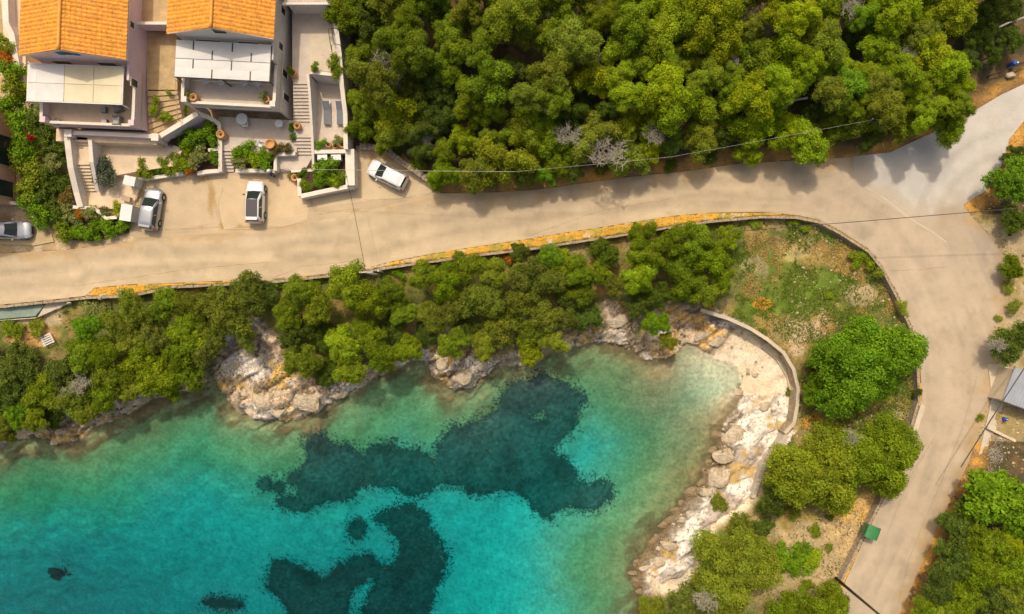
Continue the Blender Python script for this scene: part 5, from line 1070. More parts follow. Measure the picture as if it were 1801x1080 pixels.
tree(1545, 805, 82, 'mid', 'big', 3.0, 'bend', False, 'broad mid green tree overhanging the road below the large bend tree')
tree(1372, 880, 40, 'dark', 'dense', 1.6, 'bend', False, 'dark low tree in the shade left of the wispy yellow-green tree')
tree(1290, 1005, 84, 'olive', 'big', 2.8, 'bend', True, 'broad olive tree beside the pale rocks near the bottom edge')
tree(1210, 1070, 46, 'oliv2', 'olive', 1.8, 'bend', False, 'dull olive tree at the bottom edge next to the sea')
tree(1150, 1075, 30, 'olive', 'olive', 1.4, 'bend', False, 'small olive tree at the bottom edge, nearest the water')
tree(1452, 1072, 46, 'mid', 'forest', 2.2, 'bend', False, 'mid green tree at the bottom edge left of the dark timber pole')
tree(1385, 1085, 40, 'mid', 'dense', 1.8, 'bend', False, 'mid green tree at the bottom edge below the flat green shrub')
tree(1790, 315, 46, 'vivid', 'dense', 2.6, 'east', False, 'vivid green tree at the right edge beside the road fork')
tree(1795, 270, 22, 'dark', 'dense', 1.4, 'east', False, 'small dark green tree at the right edge above the road fork')
tree(1790, 470, 26, 'mid', 'dense', 1.4, 'east', False, 'small mid green tree at the right edge below the road fork')
tree(1798, 385, 30, 'dark', 'dense', 1.5, 'east', False, 'dark tree at the right edge under the black wire')
tree(1788, 602, 46, 'dark', 'olive', 2.0, 'east', True, 'sparse dull olive tree above the grey-roofed hut')
tree(1762, 878, 62, 'vivid', 'broad', 3.0, 'east', False, 'glossy broad-leaved tree with pale flecks right of the lower road'); tree(1800, 920, 40, 'vivid', 'broad', 2.6, 'east', False, 'glossy broad-leaved tree half cut by the right edge')
for x, y, r_, c_ in ((1700,925,42,'dark'),(1742,960,44,'mid'),(1690,985,44,'dark'),(1735,1010,44,'mid'),(1790,1000,40,'lime'),(1660,1040,36,'dark'),(1705,1060,42,'mid'),(1760,1060,44,'dark'),(1800,1060,36,'olive'),(1640,1080,30,'mid'),(1680,1095,36,'mid'),(1790,960,30,'yel'),(1720,890,26,'dark'),(1830,1000,40,'mid')): tree(x, y, r_, c_, 'dense', rt.uniform(2.0, 2.8), 'grove', False)
# ---- labels that single trees out: row by row, counted from the left
ORD = ['first', 'second', 'third', 'fourth', 'fifth', 'sixth', 'seventh', 'eighth', 'ninth', 'tenth', 'eleventh', 'twelfth', 'thirteenth', 'fourteenth', 'fifteenth', 'sixteenth', 'seventeenth', 'eighteenth', 'nineteenth', 'twentieth', 'twenty-first', 'twenty-second', 'twenty-third', 'twenty-fourth', 'twenty-fifth', 'twenty-sixth', 'twenty-seventh', 'twenty-eighth', 'twenty-ninth', 'thirtieth', 'thirty-first', 'thirty-second']
def rowlabels(zone, bands, what, group):
    T = [q for q in TREES if q[1] == zone]
    for lo, hi, nm in bands:
        rw = sorted([q for q in T if lo <= q[3] < hi], key=lambda q: q[2])
        for i, q in enumerate(rw):
            j = len(rw)-1-i; side = (ORD[i], 'left') if i <= j else (ORD[j], 'right'); size = 'large' if q[4] > 41 else ('small' if q[4] < 27 else 'medium')
            q[0]['label'] = f"{size} {CN[q[5]]} {what}, {side[0]} from {side[1]} {nm}"; q[0]['group'] = group
rowlabels('forest', ((-99, 40, 'along the top edge'), (40, 80, 'in the second row'), (80, 120, 'in the third row'), (120, 160, 'in the fourth row'), (160, 200, 'third row from the road'), (200, 240, 'second row from the road'), (240, 400, 'in the roadside row')), 'forest tree', 'trees of the wood above the road')
rowlabels('under', ((-99, 70, 'of the upper undergrowth'), (70, 150, 'of the middle undergrowth'), (150, 400, 'of the lower undergrowth')), 'low tree', 'undergrowth trees beneath the wood')
rowlabels('beyond', ((-999, 999, 'beyond the top edge'),), 'forest tree', 'trees of the wood above the road')
rowlabels('beyondleft', ((-999, 690, 'beyond the left edge, upper group'), (690, 2000, 'beyond the left edge, lower group')), 'bank tree', 'trees on the bank between road and sea')
rowlabels('slope', ((-99, 50, 'high on the slope'), (50, 400, 'low on the slope')), 'upper-right tree', 'trees on the shaded slope')
rowlabels('bank', ((0, 470, 'just below the road wall'), (470, 520, 'in the upper row'), (520, 560, 'in the second row'), (560, 600, 'in the middle row'), (600, 650, 'in the row above the shore'), (650, 900, 'nearest the water')), 'bank tree', 'trees on the bank between road and sea')
rowlabels('grove', ((0, 975, 'in the upper row'), (975, 1035, 'in the middle row'), (1035, 1200, 'along the bottom edge')), 'tree at lower right', 'trees of the grove at the lower right')
for q in TREES:
    if q[1] in ('bend', 'east'): q[0]['group'] = 'single trees around the bend'
# ---- shrubs
def shrub(px, py, rpx, col, z=None, label='', kind=0, name='shrub', group=None, hf=1, flower=None):
    z0 = z if z is not None else max(gz(*P(px, py, -1)[:2]), -4.4); c = P(px, py, z0+.5); r = rpx*(CZ-z0-.5)/FPX
    t = thing(name, (c.x, c.y, z0), label, 'shrub', group)
    o = bpy.data.objects.new('foliage', rt.choice(SHL if kind else SH)); COL.objects.link(o); o.parent = t; o.location = (0, 0, min(.35, r*.35)); o.scale = (r, r, r*hf); o.rotation_euler = (0, 0, rt.uniform(0, 6))
    q = GRN[col] if isinstance(col, str) else col; k = rt.uniform(.9, 1.1); o.color = (q[0]*k, q[1]*k, q[2]*k, 1)
    st = MB(); 
    for a in range(3): st.tube([(0, 0, -.1), (math.cos(a*2.1)*r*.25, math.sin(a*2.1)*r*.25, r*.5)], [.03, .012], 5)
    st.obj('stem', M['bark'], t, local=True); return t
GS = 'shrubs in the gardens and beds'
ORG, RED, PUR = (.55, .20, .02), (.45, .02, .03), (.16, .06, .07)
for a in [(20,125,22,'vivid',2.3,'hedge plant at the top of the long left hedge'),(26,150,24,'mid',2.3,'hedge plant just below the top of the left hedge'),(30,185,26,'vivid',1.2,'upper middle plant of the left hedge'),(38,220,27,'vivid',1,'left hedge plant level with the pink house front'),(44,258,28,'vivid',.8,'left hedge plant level with the top garden steps'),(50,295,28,'olive',.6,'yellowish plant midway down the left hedge'),
          (58,330,28,'olive',.5,'yellowish plant lower in the left hedge'),(66,362,26,'vivid',.4,'lower vivid plant of the left hedge'),(68,385,18,'vivid',.2,'last hedge plant beside the silver saloon'),(8,80,18,'mid',2.3,'shrub at the left edge beside the pink house'),(10,100,14,ORG,2.3,'orange flowering shrub at the left edge'),
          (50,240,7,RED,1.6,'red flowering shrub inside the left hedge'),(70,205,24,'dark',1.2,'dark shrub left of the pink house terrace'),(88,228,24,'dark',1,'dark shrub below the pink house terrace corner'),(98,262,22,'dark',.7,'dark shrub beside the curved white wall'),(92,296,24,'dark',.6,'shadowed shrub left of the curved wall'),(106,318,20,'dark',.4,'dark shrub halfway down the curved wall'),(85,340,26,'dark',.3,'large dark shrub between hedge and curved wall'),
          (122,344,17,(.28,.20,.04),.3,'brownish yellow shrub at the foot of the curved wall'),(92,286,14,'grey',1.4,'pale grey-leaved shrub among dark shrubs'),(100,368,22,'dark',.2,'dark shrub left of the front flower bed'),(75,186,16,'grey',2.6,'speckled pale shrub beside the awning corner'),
          (122,378,17,'grey',.2,'grey shrub left of the orange flowers'),(138,376,10,ORG,.5,'orange flowers between two grey shrubs'),(157,374,16,'grey',.3,'grey shrub right of the orange flowers'),(182,376,14,'dark',.3,'dark shrub in the middle of the front bed'),(205,365,12,'yel',.5,'yellow shrub beside the larger white cabinet'),
          (115,405,20,'mid',.1,'left end of the front road hedge'),(140,408,20,'vivid',.1,'second plant of the front road hedge'),(165,406,21,'vivid',.1,'middle plant of the front road hedge'),(190,400,20,'vivid',.1,'fourth plant of the front road hedge'),(215,394,16,'vivid',.1,'right end of the front road hedge'),
          (182,304,28,(.14,.17,.10),.9,'round grey-green bush right of the garden steps'),(252,298,18,'olive',.6,'dull round bush above the meter cabinet'),(272,297,13,'vivid',.4,'small bright shrub above the silver car'),(292,290,18,'mid',.5,'green shrub right of the small bright one'),(312,284,18,'mid',.7,'green shrub at the bend of the planted slope'),
          (326,290,12,'lime',.9,'lime shrub beside orange flowers'),(333,300,9,ORG,.8,'orange flowers at the driveway planter corner'),(330,262,14,'lime',1.1,'lime shrub on the planted slope'),(345,240,26,'vivid',1.2,'large green shrub in the shade of the diagonal wall'),(368,235,20,'vivid',1.2,'green shrub against the patio planter wall'),(322,250,18,'dark',.9,'dark shrub at the mauve wall'),(350,275,20,'grey',1.0,'pale grey bush in the left planter'),(376,275,12,'vivid',.9,'small shrub in the corner of the left planter'),(300,245,14,PUR,1.0,'purple-leaved shrub against the mauve wall'),(318,193,15,'vivid',1.6,'green shrub below the pergola terrace corner'),
          (430,265,20,'vivid',.9,'green shrub at the top left of the middle flower bed'),(445,278,18,'lime',.9,'lime shrub in the centre of the middle flower bed'),(422,285,16,'grey',.8,'grey-green ground shrub at the left of the middle flower bed'),(468,280,18,'vivid',.9,'green shrub at the right of the middle flower bed'),(485,262,13,(.20,.14,.03),1.1,'brownish creeper behind the largest urn'),(505,260,10,(.17,.14,.03),1.1,'brownish creeper by the stairs corner'),
          (513,222,9,'vivid',1.1,'narrow climber beside the stair wall, upper'),(515,240,8,'vivid',1.1,'narrow climber beside the stair wall, lower'),(573,298,26,'vivid',1.0,'round bright bush in the corner planting bed'),(560,318,14,'vivid',.9,'shrub below the round bright bush'),(585,318,15,'lime',.9,'lime shrub at the road side of the corner bed'),(603,312,16,'mid',.9,'shrub at the right of the corner bed'),(538,326,13,'mid',.9,'small dark shrub at the left of the corner bed'),(532,305,12,'dark',.4,'dark shrub in the shade beside the stairs'),
          (563,253,11,'vivid',1.4,'leafy plant left of the pots on the lounger terrace'),(596,246,12,'grey',1.6,'grey ball shrub on the lounger terrace'),(553,116,9,'vivid',3.8,'leafy potted plant on the upper terrace'),(588,108,16,'mid',3.6,'shrub against the boundary wall'),(594,125,14,'mid',3.4,'lower shrub against the boundary wall'),(509,123,8,'mid',3.7,'plant beside the side window'),(328,168,10,'grey',4.4,'feathery plant in the left pergola terrace corner'),(462,168,10,'grey',4.4,'feathery plant in the right pergola terrace corner'),(508,308,7,'grey',.2,'small grey plant by the road urn'),
          (290,205,13,'lime',3.0,'lime climber at the lower passage steps'),(268,192,11,'lime',3.2,'lime climber on the left of the passage steps'),(272,175,9,'lime',3.4,'small lime plant higher on the passage steps'),(293,160,6,'lime',3.6,'smallest lime plant near the passage railing')]:
    x, y, r_, c_, z, lab = a; r_ *= 1.3 if x < 130 else 1.1; shrub(x, y, r_, c_, z, lab, kind=0, group=GS, hf=.9 if r_ > 12 else 1.2, name='hedge_plant' if 'hedge' in lab and 'between' not in lab else 'shrub')
GB = 'shrubs around the bend and shore'
for a in [(1400,985,42,'vivid',.5,'flat bright green shrub left of the dusty verge'),(1372,975,26,'vivid',.5,'left lobe shrub of the flat green thicket'),(1430,985,22,'lime',.5,'right lobe shrub of the flat green thicket'),(1305,925,32,'oliv2',.6,'dark olive shrub between the white rocks and the olive tree'),(1265,885,20,'oliv2',.6,'small olive shrub at the upper tip of the rocks'),(1342,930,24,'dark',.6,'dark shrub below the shaded low tree'),(1240,960,18,'oliv2',.5,'olive shrub on the pale rocks'),(1435,935,14,'mid',.5,'small round shrub on the dusty verge'),
          (1390,690,10,'oliv2',.6,'small shrub growing on the sea wall'),(1512,452,22,'mid',.5,'shrub on the meadow rim near the bend'),(1535,462,18,'mid',.6,'shrub at the bend kerb'),(1548,480,12,'olive',.6,'smaller shrub at the bend kerb'),(1395,388,14,'mid',.5,'shrub at the top of the meadow'),(1420,400,12,'mid',.4,'low shrub near the top of the meadow'),(1330,392,14,'olive',.4,'low shrub beside the dry strip'),(1590,540,14,'olive',.4,'low shrub right of the dry path'),
          (1430,640,20,'oliv2',.6,'dull shrub left of the big bend tree'),(1618,690,9,'dark',.9,'dark narrow shrub against the road kerb'),(1460,520,10,'mid',.4,'small tuft shrub in the meadow'),(155,540,20,'grey',.7,'left grey-green shrub below the road edge'),(180,548,24,'grey',.7,'right grey-green shrub below the road edge'),(20,578,24,'mid',.5,'low green shrub under the rubble ledge'),(62,575,20,'olive',.5,'low olive shrub under the rubble ledge'),(560,492,12,'mid',.6,'shrub peeping over the road wall left of the pole'),(700,480,14,'vivid',.7,'bright shrub right of the pale concrete pole'),
          (480,500,20,'vivid',.6,'bright shrub by the road wall left of centre'),(1700,520,0,'olive',.5,''),(1400,905,14,'oliv2',.6,'dull shrub between the tree pair and the dusty verge'),(1460,965,10,'olive',.5,'little shrub in the middle of the dusty verge'),(1352,1010,16,'oliv2',.5,'dull shrub right of the broad olive tree'),(1420,1030,15,'mid',.5,'green shrub above the bottom edge left of the timber pole'),(1390,1050,14,'olive',.5,'olive shrub above the bottom edge'),(1462,912,9,'oliv2',.5,'small dull shrub left of the green container'),(1480,880,12,'mid',.5,'green shrub under the overhanging road tree'),(1775,505,14,'olive',.5,'olive shrub on the tan bank right of the road'),(1785,540,16,'oliv2',.5,'dull shrub on the tan bank above the sparse tree'),(1760,560,9,'olive',.5,'smallest shrub on the tan bank right of the road'),(1350,665,5,'olive',.5,''),(895,455,12,ORG,.6,'orange flowering shrub below the dry strip'),(760,470,18,'mid',.6,'green shrub hugging the road wall near the dry strip'),(1730,835,14,'grey',.6,'grey shrub beside the brushwood heap'),(1728,735,9,'olive',.5,'small shrub on the verge across from the kerb wall'),(850,315,26,'olive',.6,'pale olive shrub at the forest edge'),(735,285,20,'mid',.5,'low shrub behind the dry stone wall'),(700,262,16,'mid',.5,'low shrub above the dry stone wall'),(770,325,16,'mid',.5,'shrub at the end of the dry stone wall'),(1060,290,20,'oliv2',.6,'dull shrub at the forest edge'),(1180,290,16,'dark',.6,'dark shrub at the forest edge'),(1250,275,18,'dark',.6,'dark shrub under the olive tree at the forest edge')]:
    x, y, r_, c_, hf, lab = a
    if lab: shrub(x, y, r_, c_, None, lab, group=GB, hf=hf)
# silvery dead bush tops at the forest edge
for i, (x, y, s) in enumerate(((1068, 268, 1.8), (1000, 238, 1.2), (1150, 235, 1.0), (680, 120, 1.6), (1300, 12, 2.4), (1342, 30, 1.6), (1600, 95, 1.0), (1038, 108, 1.2))):
    c = P(x, y, 5.2); o = bpy.data.objects.new('dead_shrub', rt.choice(TW)); COL.objects.link(o); o.location = (c.x, c.y, 5.0); o.scale = (s, s, s); tag(o, ['silvery dead crown above the road edge', 'bleached dead twigs left of the silvery crown', 'bleached dead twigs right of the silvery crown', 'tan dead crown near the boundary wall', 'largest grey dead crown at the top edge', 'grey dead crown just right of the largest one', 'pale dead crown in the right part of the wood', 'pinkish dead crown in the middle of the wood'][i], 'dead tree', 'dead crowns in the wood')
# brushwood heap
o = bpy.data.objects.new('brushwood_heap', None); COL.objects.link(o); c = P(1782, 802, .4); o.location = (c.x, c.y, 0); tag(o, 'heap of cut dry branches beside the hut wall', 'brushwood')
for k in range(9):
    w = bpy.data.objects.new('branch_bundle', TW[k % 3]); COL.objects.link(w); w.parent = o; w.location = (rt.uniform(-1.6, 1.8), rt.uniform(-1.4, 1.2), .15); w.scale = (1.5, 1.5, .6); w.rotation_euler = (0, 0, k)
# shore boulders
GRK = 'boulders along the shore'
BL = [(1088, 560, 1.3, 'tall ochre boulder below the bank trees at the cove'), (1300, 690, .9, 'ochre rock at the tip of the beach'), (1262, 600, 1.0, 'brown rock left of the beach sand'), (1235, 590, .9, 'rock beside the brown rock left of the beach'), (1290, 765, 2.1, 'smooth grey slab at the water below the beach'), (1272, 800, 1.3, 'dark rock below the smooth grey slab'), (1262, 840, 1.6, 'grey-brown rock at the water beside the ramp'), (1240, 865, .9, 'ochre rock left of the dark olive shrub'), (1175, 960, 1.0, 'grey rock at the left end of the white rocks'), (1160, 990, .9, 'ochre rock just off the bottom white rocks'), (1135, 1000, .8, 'small ochre rock awash near the bottom'),
      (470, 700, 1.7, 'ochre slab on the headland left of the fissure'), (445, 720, 1.1, 'ochre rock at the tip of the headland'), (500, 690, 1.4, 'grey slab in the centre of the headland'), (545, 705, 1.5, 'tan slab right of the fissure'), (595, 690, 1.2, 'pink-grey slab near the trees'), (640, 668, .9, 'narrow slab at the right end of the headland'), (425, 640, .9, 'rock beside the old jetty block'), (455, 610, .8, 'grey rock high on the headland'), (500, 720, .9, 'small ochre rock awash by the headland'),
      (780, 640, 1.0, 'tan rock left in the small middle outcrop'), (815, 660, 1.3, 'ochre rock at the tip of the middle outcrop'), (850, 640, .9, 'grey rock right in the middle outcrop'), (810, 625, .9, 'rock under the branches of the middle outcrop'), (230, 715, .9, 'ochre rock below the left bank trees'), (190, 725, .9, 'grey rock at the left bank waterline'), (120, 755, .8, 'rock cluster stone at the far left shore'), (255, 700, .7, 'small grey rock at the left bank'), (100, 775, .6, 'small ochre rock awash at the far left'), (30, 765, .8, 'rock near the left edge waterline'),
      (1330, 660, .5, 'small rock standing in the pale sand'), (1318, 650, .35, 'smallest rock in the pale sand'), (1345, 715, .8, 'cream slab against the lower beach'), (1215, 900, .8, 'rounded rock beside the olive shrub shore'), (1200, 915, .6, 'small dark rock at the olive shrub shore')]
for i, (x, y, s, lab) in enumerate(BL):
    c = P(x, y, -4); zz = gz(c.x, c.y); rock('boulder', (c.x, c.y, max(zz, -4.75)-.05*s), (s*rt.uniform(.8, 1.1), s*rt.uniform(.5, .75), s*.42), lab, 'boulder', GRK, 70+i, sub_=4)
fr_ = [(1268, 752), (1262, 790), (1242, 828), (1220, 866), (1184, 908), (1152, 948), (1118, 1000), (1130, 1042)]; kk_ = 0
for i in range(len(fr_)-1):
    for f_ in (.15, .5, .85):
        x_ = fr_[i][0]+(fr_[i+1][0]-fr_[i][0])*f_+rt.uniform(-5, 5); y_ = fr_[i][1]+(fr_[i+1][1]-fr_[i][1])*f_+rt.uniform(-5, 5); c = P(x_, y_, -4.4); s = rt.uniform(.55, 1.0)
        rock('boulder', (c.x, c.y, -4.62), (s, s*rt.uniform(.5, .8), s*.5), f'dark weedy rock at the waterline below the white rocks, {ORD[kk_]} from the top', 'boulder', GRK, 200+kk_, 'boulder_wet', 4); kk_ += 1
# grass: blades in the dry strip, on the verges and in the meadow
rs = np.random.RandomState(5)
# ragged rim of the sea grass
n = 900000; x = rs.uniform(-50, 12, n); y = rs.uniform(-36, -3, n); i = np.clip(np.searchsorted(gx, x)-1, 1, nx-2); j = np.clip(np.searchsorted(gy, y)-1, 1, ny-2)
def cnt(w): return sum(sgm[np.clip(j+b_, 0, ny-1), np.clip(i+a_, 0, nx-1)].astype(int) for a_, b_ in ((w, 0), (-w, 0), (0, w), (0, -w), (w, w), (-w, -w), (w, -w), (-w, w)))
c2, c5 = cnt(2), cnt(5); c0 = sgm[j, i]
pr = np.where(~c0, np.where(c2 > 0, .16*c2/4, np.where(c5 > 0, .018*c5, 0)), np.where(c2 < 8, .35, .0)); k = rs.rand(n) < pr
x, y = x[k], y[k]; z = Z[j[k], i[k]]+.08+rs.rand(k.sum())*.14; n = len(x); a = rs.uniform(0, 6.28, n); L_ = rs.uniform(.05, .13, n); q1 = np.stack([np.cos(a)*L_, np.sin(a)*L_, a*0], 1); q2 = np.stack([-np.sin(a)*L_*.6, np.cos(a)*L_*.6, a*0+.01], 1); p_ = np.stack([x, y, z], 1)
o = link('seagrass_fringe', quads('seagrass_fringe', np.stack([p_-q1, p_-q2, p_+q1, p_+q2], 1), np.array((.040, .080, .070))*rs.uniform(.6, 1.3, (n, 1)), M['seabed'])); o['kind'] = 'stuff'; o['label'] = 'ragged tufts around the edges of the seagrass meadows'
def scatter(n, test, colf, s, name, label, boxr):
    x = rs.uniform(boxr[0], boxr[1], n); y = rs.uniform(boxr[2], boxr[3], n); k = test(x, y); x, y = x[k], y[k]
    i = np.clip(np.searchsorted(gx, x)-1, 0, nx-2); j = np.clip(np.searchsorted(gy, y)-1, 0, ny-2); z = Z[j, i]; n = len(x)
    a = rs.uniform(0, 6.28, n); ln = s*rs.uniform(.5, 1.5, n); w = ln*.28; dx, dy = np.cos(a), np.sin(a); lean = rs.uniform(.4, 1.3, n)
    p = np.stack([x, y, z], 1); t_ = np.stack([dx*ln*lean, dy*ln*lean, ln*.8], 1); b_ = np.stack([-dy*w, dx*w, w*0], 1)
    V = np.stack([p-b_, p+b_, p+t_+b_*.3, p+t_-b_*.3], 1); o = link(name, quads(name, V, colf(x, y, n), M['tuft'])); o['kind'] = 'stuff'; o['label'] = label
strip_p = rin+edge[::-1]
scatter(70000, lambda x, y: inpoly(x, y, strip_p) & (x > -12) & (y > -20) | (inpoly(x, y, strip_p) & (x < -31) & (x > -42)), lambda x, y, n: np.array((.62, .33, .035))*rs.uniform(.5, 1.3, (n, 1))*np.where(rs.rand(n, 1) < .12, np.array([[.35, .9, .8]]), 1), .10, 'dry_grass', 'dry orange grass on the strip between road and wall', (-42, 39, -20, 12))
MEAD = P2([(1290, 385), (1400, 385), (1530, 450), (1600, 570), (1610, 740), (1500, 760), (1420, 760), (1400, 640), (1330, 570), (1240, 540), (1240, 400)], -1)
def mcol(x, y, n):
    g = fbm(x, y, 2.4, 3, 140); k = (g < .52)[:, None]; q = P(1430, 520, -1.5); k = k | (np.hypot((x-q.x)/5, (y-q.y)/2.6) < 1)[:, None]
    return np.where(k, np.array([[.13, .19, .015]]), np.array([[.50, .33, .10]]))*rs.uniform(.5, 1.35, (n, 1))
MEAD2 = P2([(1340, 900), (1540, 890), (1480, 1090), (1330, 1090)], -1)
scatter(150000, lambda x, y: (inpoly(x, y, MEAD) | (inpoly(x, y, MEAD2) & (fbm(x, y, 1.1, 3, 152) > .44))) & (fbm(x, y, 1.5, 3, 150) > .40), mcol, .11, 'meadow_grass', 'green and straw coloured meadow grass inside the bend', (15, 42, -16, 10))
def vcol(x, y, n): return np.where((rs.rand(n) < .45)[:, None], np.array([[.20, .20, .03]]), np.array([[.60, .32, .05]]))*rs.uniform(.4, 1.3, (n, 1))
scatter(90000, lambda x, y: (~inpoly(x, y, ROAD)) & (~inpoly(x, y, INNER)) & (dline(x, y, rout) < 1.7) & (x > -6) & (fbm(x, y, 1.1, 3, 160) > .42), vcol, .10, 'verge_grass', 'rust coloured grass and litter along the outer road verges', (-6, 52, -34, 24))
def pebble(n, test, colf, s, name, label, boxr):
    x = rs.uniform(boxr[0], boxr[1], n); y = rs.uniform(boxr[2], boxr[3], n); k = test(x, y); x, y = x[k], y[k]; n = len(x)
    i = np.clip(np.searchsorted(gx, x)-1, 0, nx-2); j = np.clip(np.searchsorted(gy, y)-1, 0, ny-2); z = Z[j, i]; s_ = s*rs.gamma(1.5, .6, n)[:, None]; a = rs.uniform(0, 6.28, n)
    A = np.stack([np.cos(a), np.sin(a), rs.uniform(-.2, .2, n)], 1)*s_; B = np.stack([-np.sin(a), np.cos(a), rs.uniform(-.2, .2, n)], 1)*s_*rs.uniform(.5, 1, (n, 1)); T = np.stack([x, y, z], 1); up = np.array((0, 0, 1.))*s_*.7
    V = np.concatenate([np.stack([T-A-B, T+A-B, T+A*.6-B*.6+up, T-A*.6-B*.6+up], 1), np.stack([T+A-B, T+A+B, T+A*.6+B*.6+up, T+A*.6-B*.6+up], 1), np.stack([T+A+B, T-A+B, T-A*.6+B*.6+up, T+A*.6+B*.6+up], 1), np.stack([T-A+B, T-A-B, T-A*.6-B*.6+up, T-A*.6+B*.6+up], 1), np.stack([T-A*.6-B*.6, T+A*.6-B*.6, T+A*.6+B*.6, T-A*.6+B*.6], 1)+up[:, None, :]])
    c = colf(n); o = link(name, quads(name, V, np.tile(c, (5, 1)), M['tuft'])); o['kind'] = 'stuff'; o['label'] = label
M['tuft'].node_tree.nodes['Mix Shader'].inputs[0].default_value = .12
pebble(5000, lambda x, y: inpoly(x, y, BEACH) & (~inpoly(x, y, SHORE)) & (fbm(x, y, 1.6, 3, 210) > .5), lambda n: np.array((.80, .68, .50))*rs.uniform(.35, 1.15, (n, 1)), .055, 'beach_stones', 'loose pale stones and cobbles over the cove beach', (15, 32, -30, 3))
pebble(16000, lambda x, y: (inpoly(x, y, INNER) & (x > 28) & (~inpoly(x, y, BEACH)) & (~inpoly(x, y, strip_p))) | ((~inpoly(x, y, INNER)) & (~inpoly(x, y, ROAD)) & (x > 38) & (y < 12)), lambda n: np.array((.60, .46, .28))*rs.uniform(.4, 1.3, (n, 1)), .045, 'gravel', 'loose stones over the dusty verges and the meadow', (24, 54, -32, 12))
pebble(9000, lambda x, y: inpoly(x, y, INNER) & (~inpoly(x, y, SHORE)) & (dline(x, y, SHORE, True) < 2.4) & (x < 18), lambda n: np.array((.55, .43, .28))*rs.uniform(.3, 1.3, (n, 1)), .11, 'shore_rubble', 'broken rock rubble along the foot of the bank', (-52, 18, -16, 2))
def bcol(x, y, n): return np.where((fbm(x, y, 1.8, 3, 170) < .5)[:, None], np.array([[.11, .15, .02]]), np.array([[.34, .24, .07]]))*rs.uniform(.4, 1.3, (n, 1))
scatter(110000, lambda x, y: inpoly(x, y, INNER) & (~inpoly(x, y, strip_p)) & (~inpoly(x, y, SHORE)) & (dline(x, y, SHORE, True) > 1.6) & (~inpoly(x, y, BEACH)) & (fbm(x, y, 1.3, 3, 180) > .45), bcol, .13, 'bank_undergrowth', 'low undergrowth covering the bank between road and shore', (-52, 40, -32, 12))
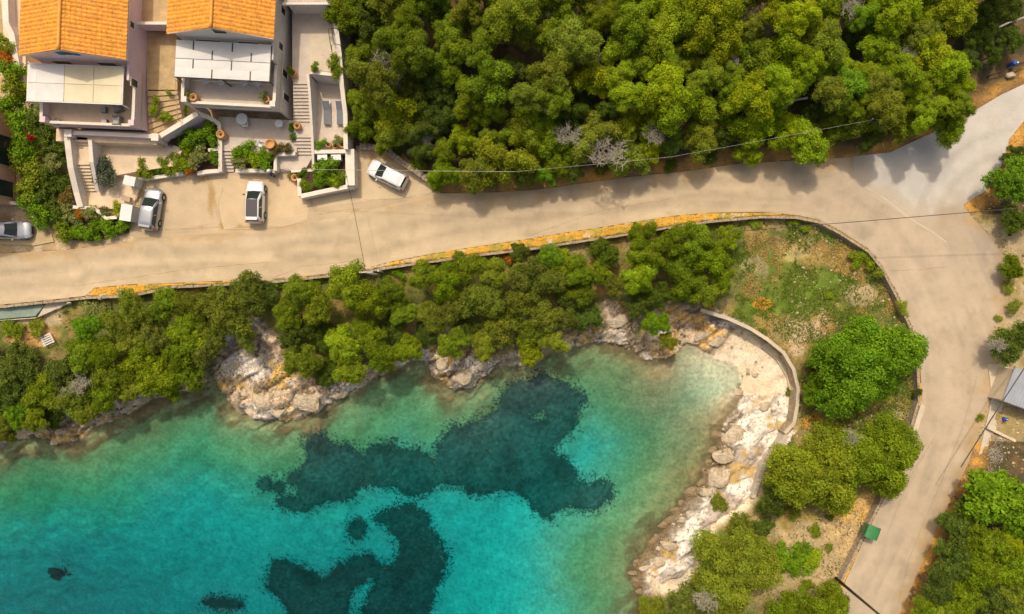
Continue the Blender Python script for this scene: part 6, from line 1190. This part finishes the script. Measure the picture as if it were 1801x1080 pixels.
# ---------------------------------------------------------------- the person walking up to the fan steps
def person():
    c = P(476, 305, 1.0); t = thing('person', (c.x, c.y, 0), 'person in a purple top and pale hat walking past the flower bed', 'person', None, R(-40))
    J = {'pel': (0, 0, .95), 'wst': (0, .0, 1.12), 'chs': (0, .03, 1.33), 'nck': (0, .05, 1.48), 'hd0': (0, .08, 1.56), 'hd1': (0, .10, 1.70),
         'sL': (-.19, .03, 1.42), 'eL': (-.26, .05, 1.16), 'wL': (-.24, .20, .96), 'sR': (.19, .03, 1.42), 'eR': (.27, .0, 1.15), 'wR': (.28, .08, .92),
         'hL': (-.10, 0, .90), 'kL': (-.11, .12, .50), 'aL': (-.11, .06, .09), 'fL': (-.12, .22, .04), 'hR': (.10, 0, .90), 'kR': (.11, .0, .50), 'aR': (.11, -.14, .10), 'fR': (.12, .02, .04)}
    rad = {'pel': .15, 'wst': .13, 'chs': .16, 'nck': .06, 'hd0': .085, 'hd1': .10, 'sL': .07, 'eL': .045, 'wL': .03, 'sR': .07, 'eR': .045, 'wR': .03, 'hL': .10, 'kL': .06, 'aL': .04, 'fL': .035, 'hR': .10, 'kR': .06, 'aR': .04, 'fR': .035}
    E = [('pel', 'wst'), ('wst', 'chs'), ('chs', 'nck'), ('nck', 'hd0'), ('hd0', 'hd1'), ('chs', 'sL'), ('sL', 'eL'), ('eL', 'wL'), ('chs', 'sR'), ('sR', 'eR'), ('eR', 'wR'), ('pel', 'hL'), ('hL', 'kL'), ('kL', 'aL'), ('aL', 'fL'), ('pel', 'hR'), ('hR', 'kR'), ('kR', 'aR'), ('aR', 'fR')]
    for s, w in (('L', 'wL'), ('R', 'wR')):       # palm and five fingers
        x, y, z = J[w]; J['p'+s] = (x, y+.03, z-.07); rad['p'+s] = .028; E.append((w, 'p'+s))
        for k in range(5):
            off = (k-2)*.017; ln = (.05, .075, .085, .075, .06)[k]; a = 'f%s%da' % (s, k); b = 'f%s%db' % (s, k)
            J[a] = (x+off, y+.035+(.02 if k == 0 else 0), z-.10); J[b] = (x+off, y+.055+(.02 if k == 0 else 0), z-.10-ln); rad[a] = .009; rad[b] = .007; E += [('p'+s, a), (a, b)]
    def skin(name, keys, edges, m, scale=1.0, parent=t, lv=1):
        me = bpy.data.meshes.new(name); ix = {k: i for i, k in enumerate(keys)}; me.from_pydata([J[k] for k in keys], [(ix[a], ix[b]) for a, b in edges], []); me.update(); me.materials.append(m)
        o = bpy.data.objects.new(name, me); COL.objects.link(o); o.parent = parent
        sk = o.modifiers.new('skin', 'SKIN'); sv = me.skin_vertices[0].data
        for k in keys: r = rad[k]*scale; sv[ix[k]].radius = (r, r)
        sv[0].use_root = True
        s = o.modifiers.new('sub', 'SUBSURF'); s.levels = s.render_levels = lv; return o
    body = skin('body', list(J), E, mat('skin', (.52, .31, .20), .6, var=.03, fine=.02, bump=0), 1, t, 2)
    top_k = ['pel', 'wst', 'chs', 'nck', 'sL', 'eL', 'sR', 'eR']; J2 = dict(J)
    skin('top', top_k, [('pel', 'wst'), ('wst', 'chs'), ('chs', 'nck'), ('chs', 'sL'), ('sL', 'eL'), ('chs', 'sR'), ('sR', 'eR')], mat('purple_cloth', (.09, .02, .22), .9, bump=.1), 1.22)
    skin('trousers', ['pel', 'hL', 'kL', 'aL', 'hR', 'kR', 'aR'], [('pel', 'hL'), ('hL', 'kL'), ('kL', 'aL'), ('pel', 'hR'), ('hR', 'kR'), ('kR', 'aR')], mat('dark_cloth', (.05, .045, .06), .9, bump=.1), 1.25)
    skin('shoes', ['aL', 'fL'], [('aL', 'fL')], M['trim'], 1.35); skin('shoes', ['aR', 'fR'], [('aR', 'fR')], M['trim'], 1.35)
    h = Vector((0, .10, 1.70)); f = MB(); f.lathe((0, .09, 1.70), [(.105, -.04), (.112, .02), (.095, .08), (.04, .115)], 16); f.obj('hair', mat('dark_hair', (.04, .025, .015), .7, bump=.2), t, smooth=True, local=True)
    MB().lathe((0, .10, 1.73), [(.20, 0), (.21, .012), (.115, .02), (.105, .09), (.05, .115)], 20).obj('hat', M['canvas'], t, smooth=True, local=True)
    fc = MB(); fc.add([(-.012, .185, 1.62), (.012, .185, 1.62), (0, .215, 1.615), (0, .19, 1.66)], [(0, 1, 2), (1, 3, 2), (3, 0, 2)]); fc.obj('nose', bpy.data.materials['skin'], t, local=True)
    for s in (-1, 1):
        MB().lathe((s*.035, .187, 1.655), [(.012, -.008), (.014, 0), (.01, .008)], 8).obj('eye', M['trim'], t, local=True); MB().lathe((s*.098, .09, 1.63), [(.01, -.03), (.02, 0), (.012, .03)], 8).obj('ear', bpy.data.materials['skin'], t, local=True)
    MB().box(-.025, .025, .185, .192, 1.585, 1.595).obj('mouth', M['red_lamp'], t, local=True)
person()
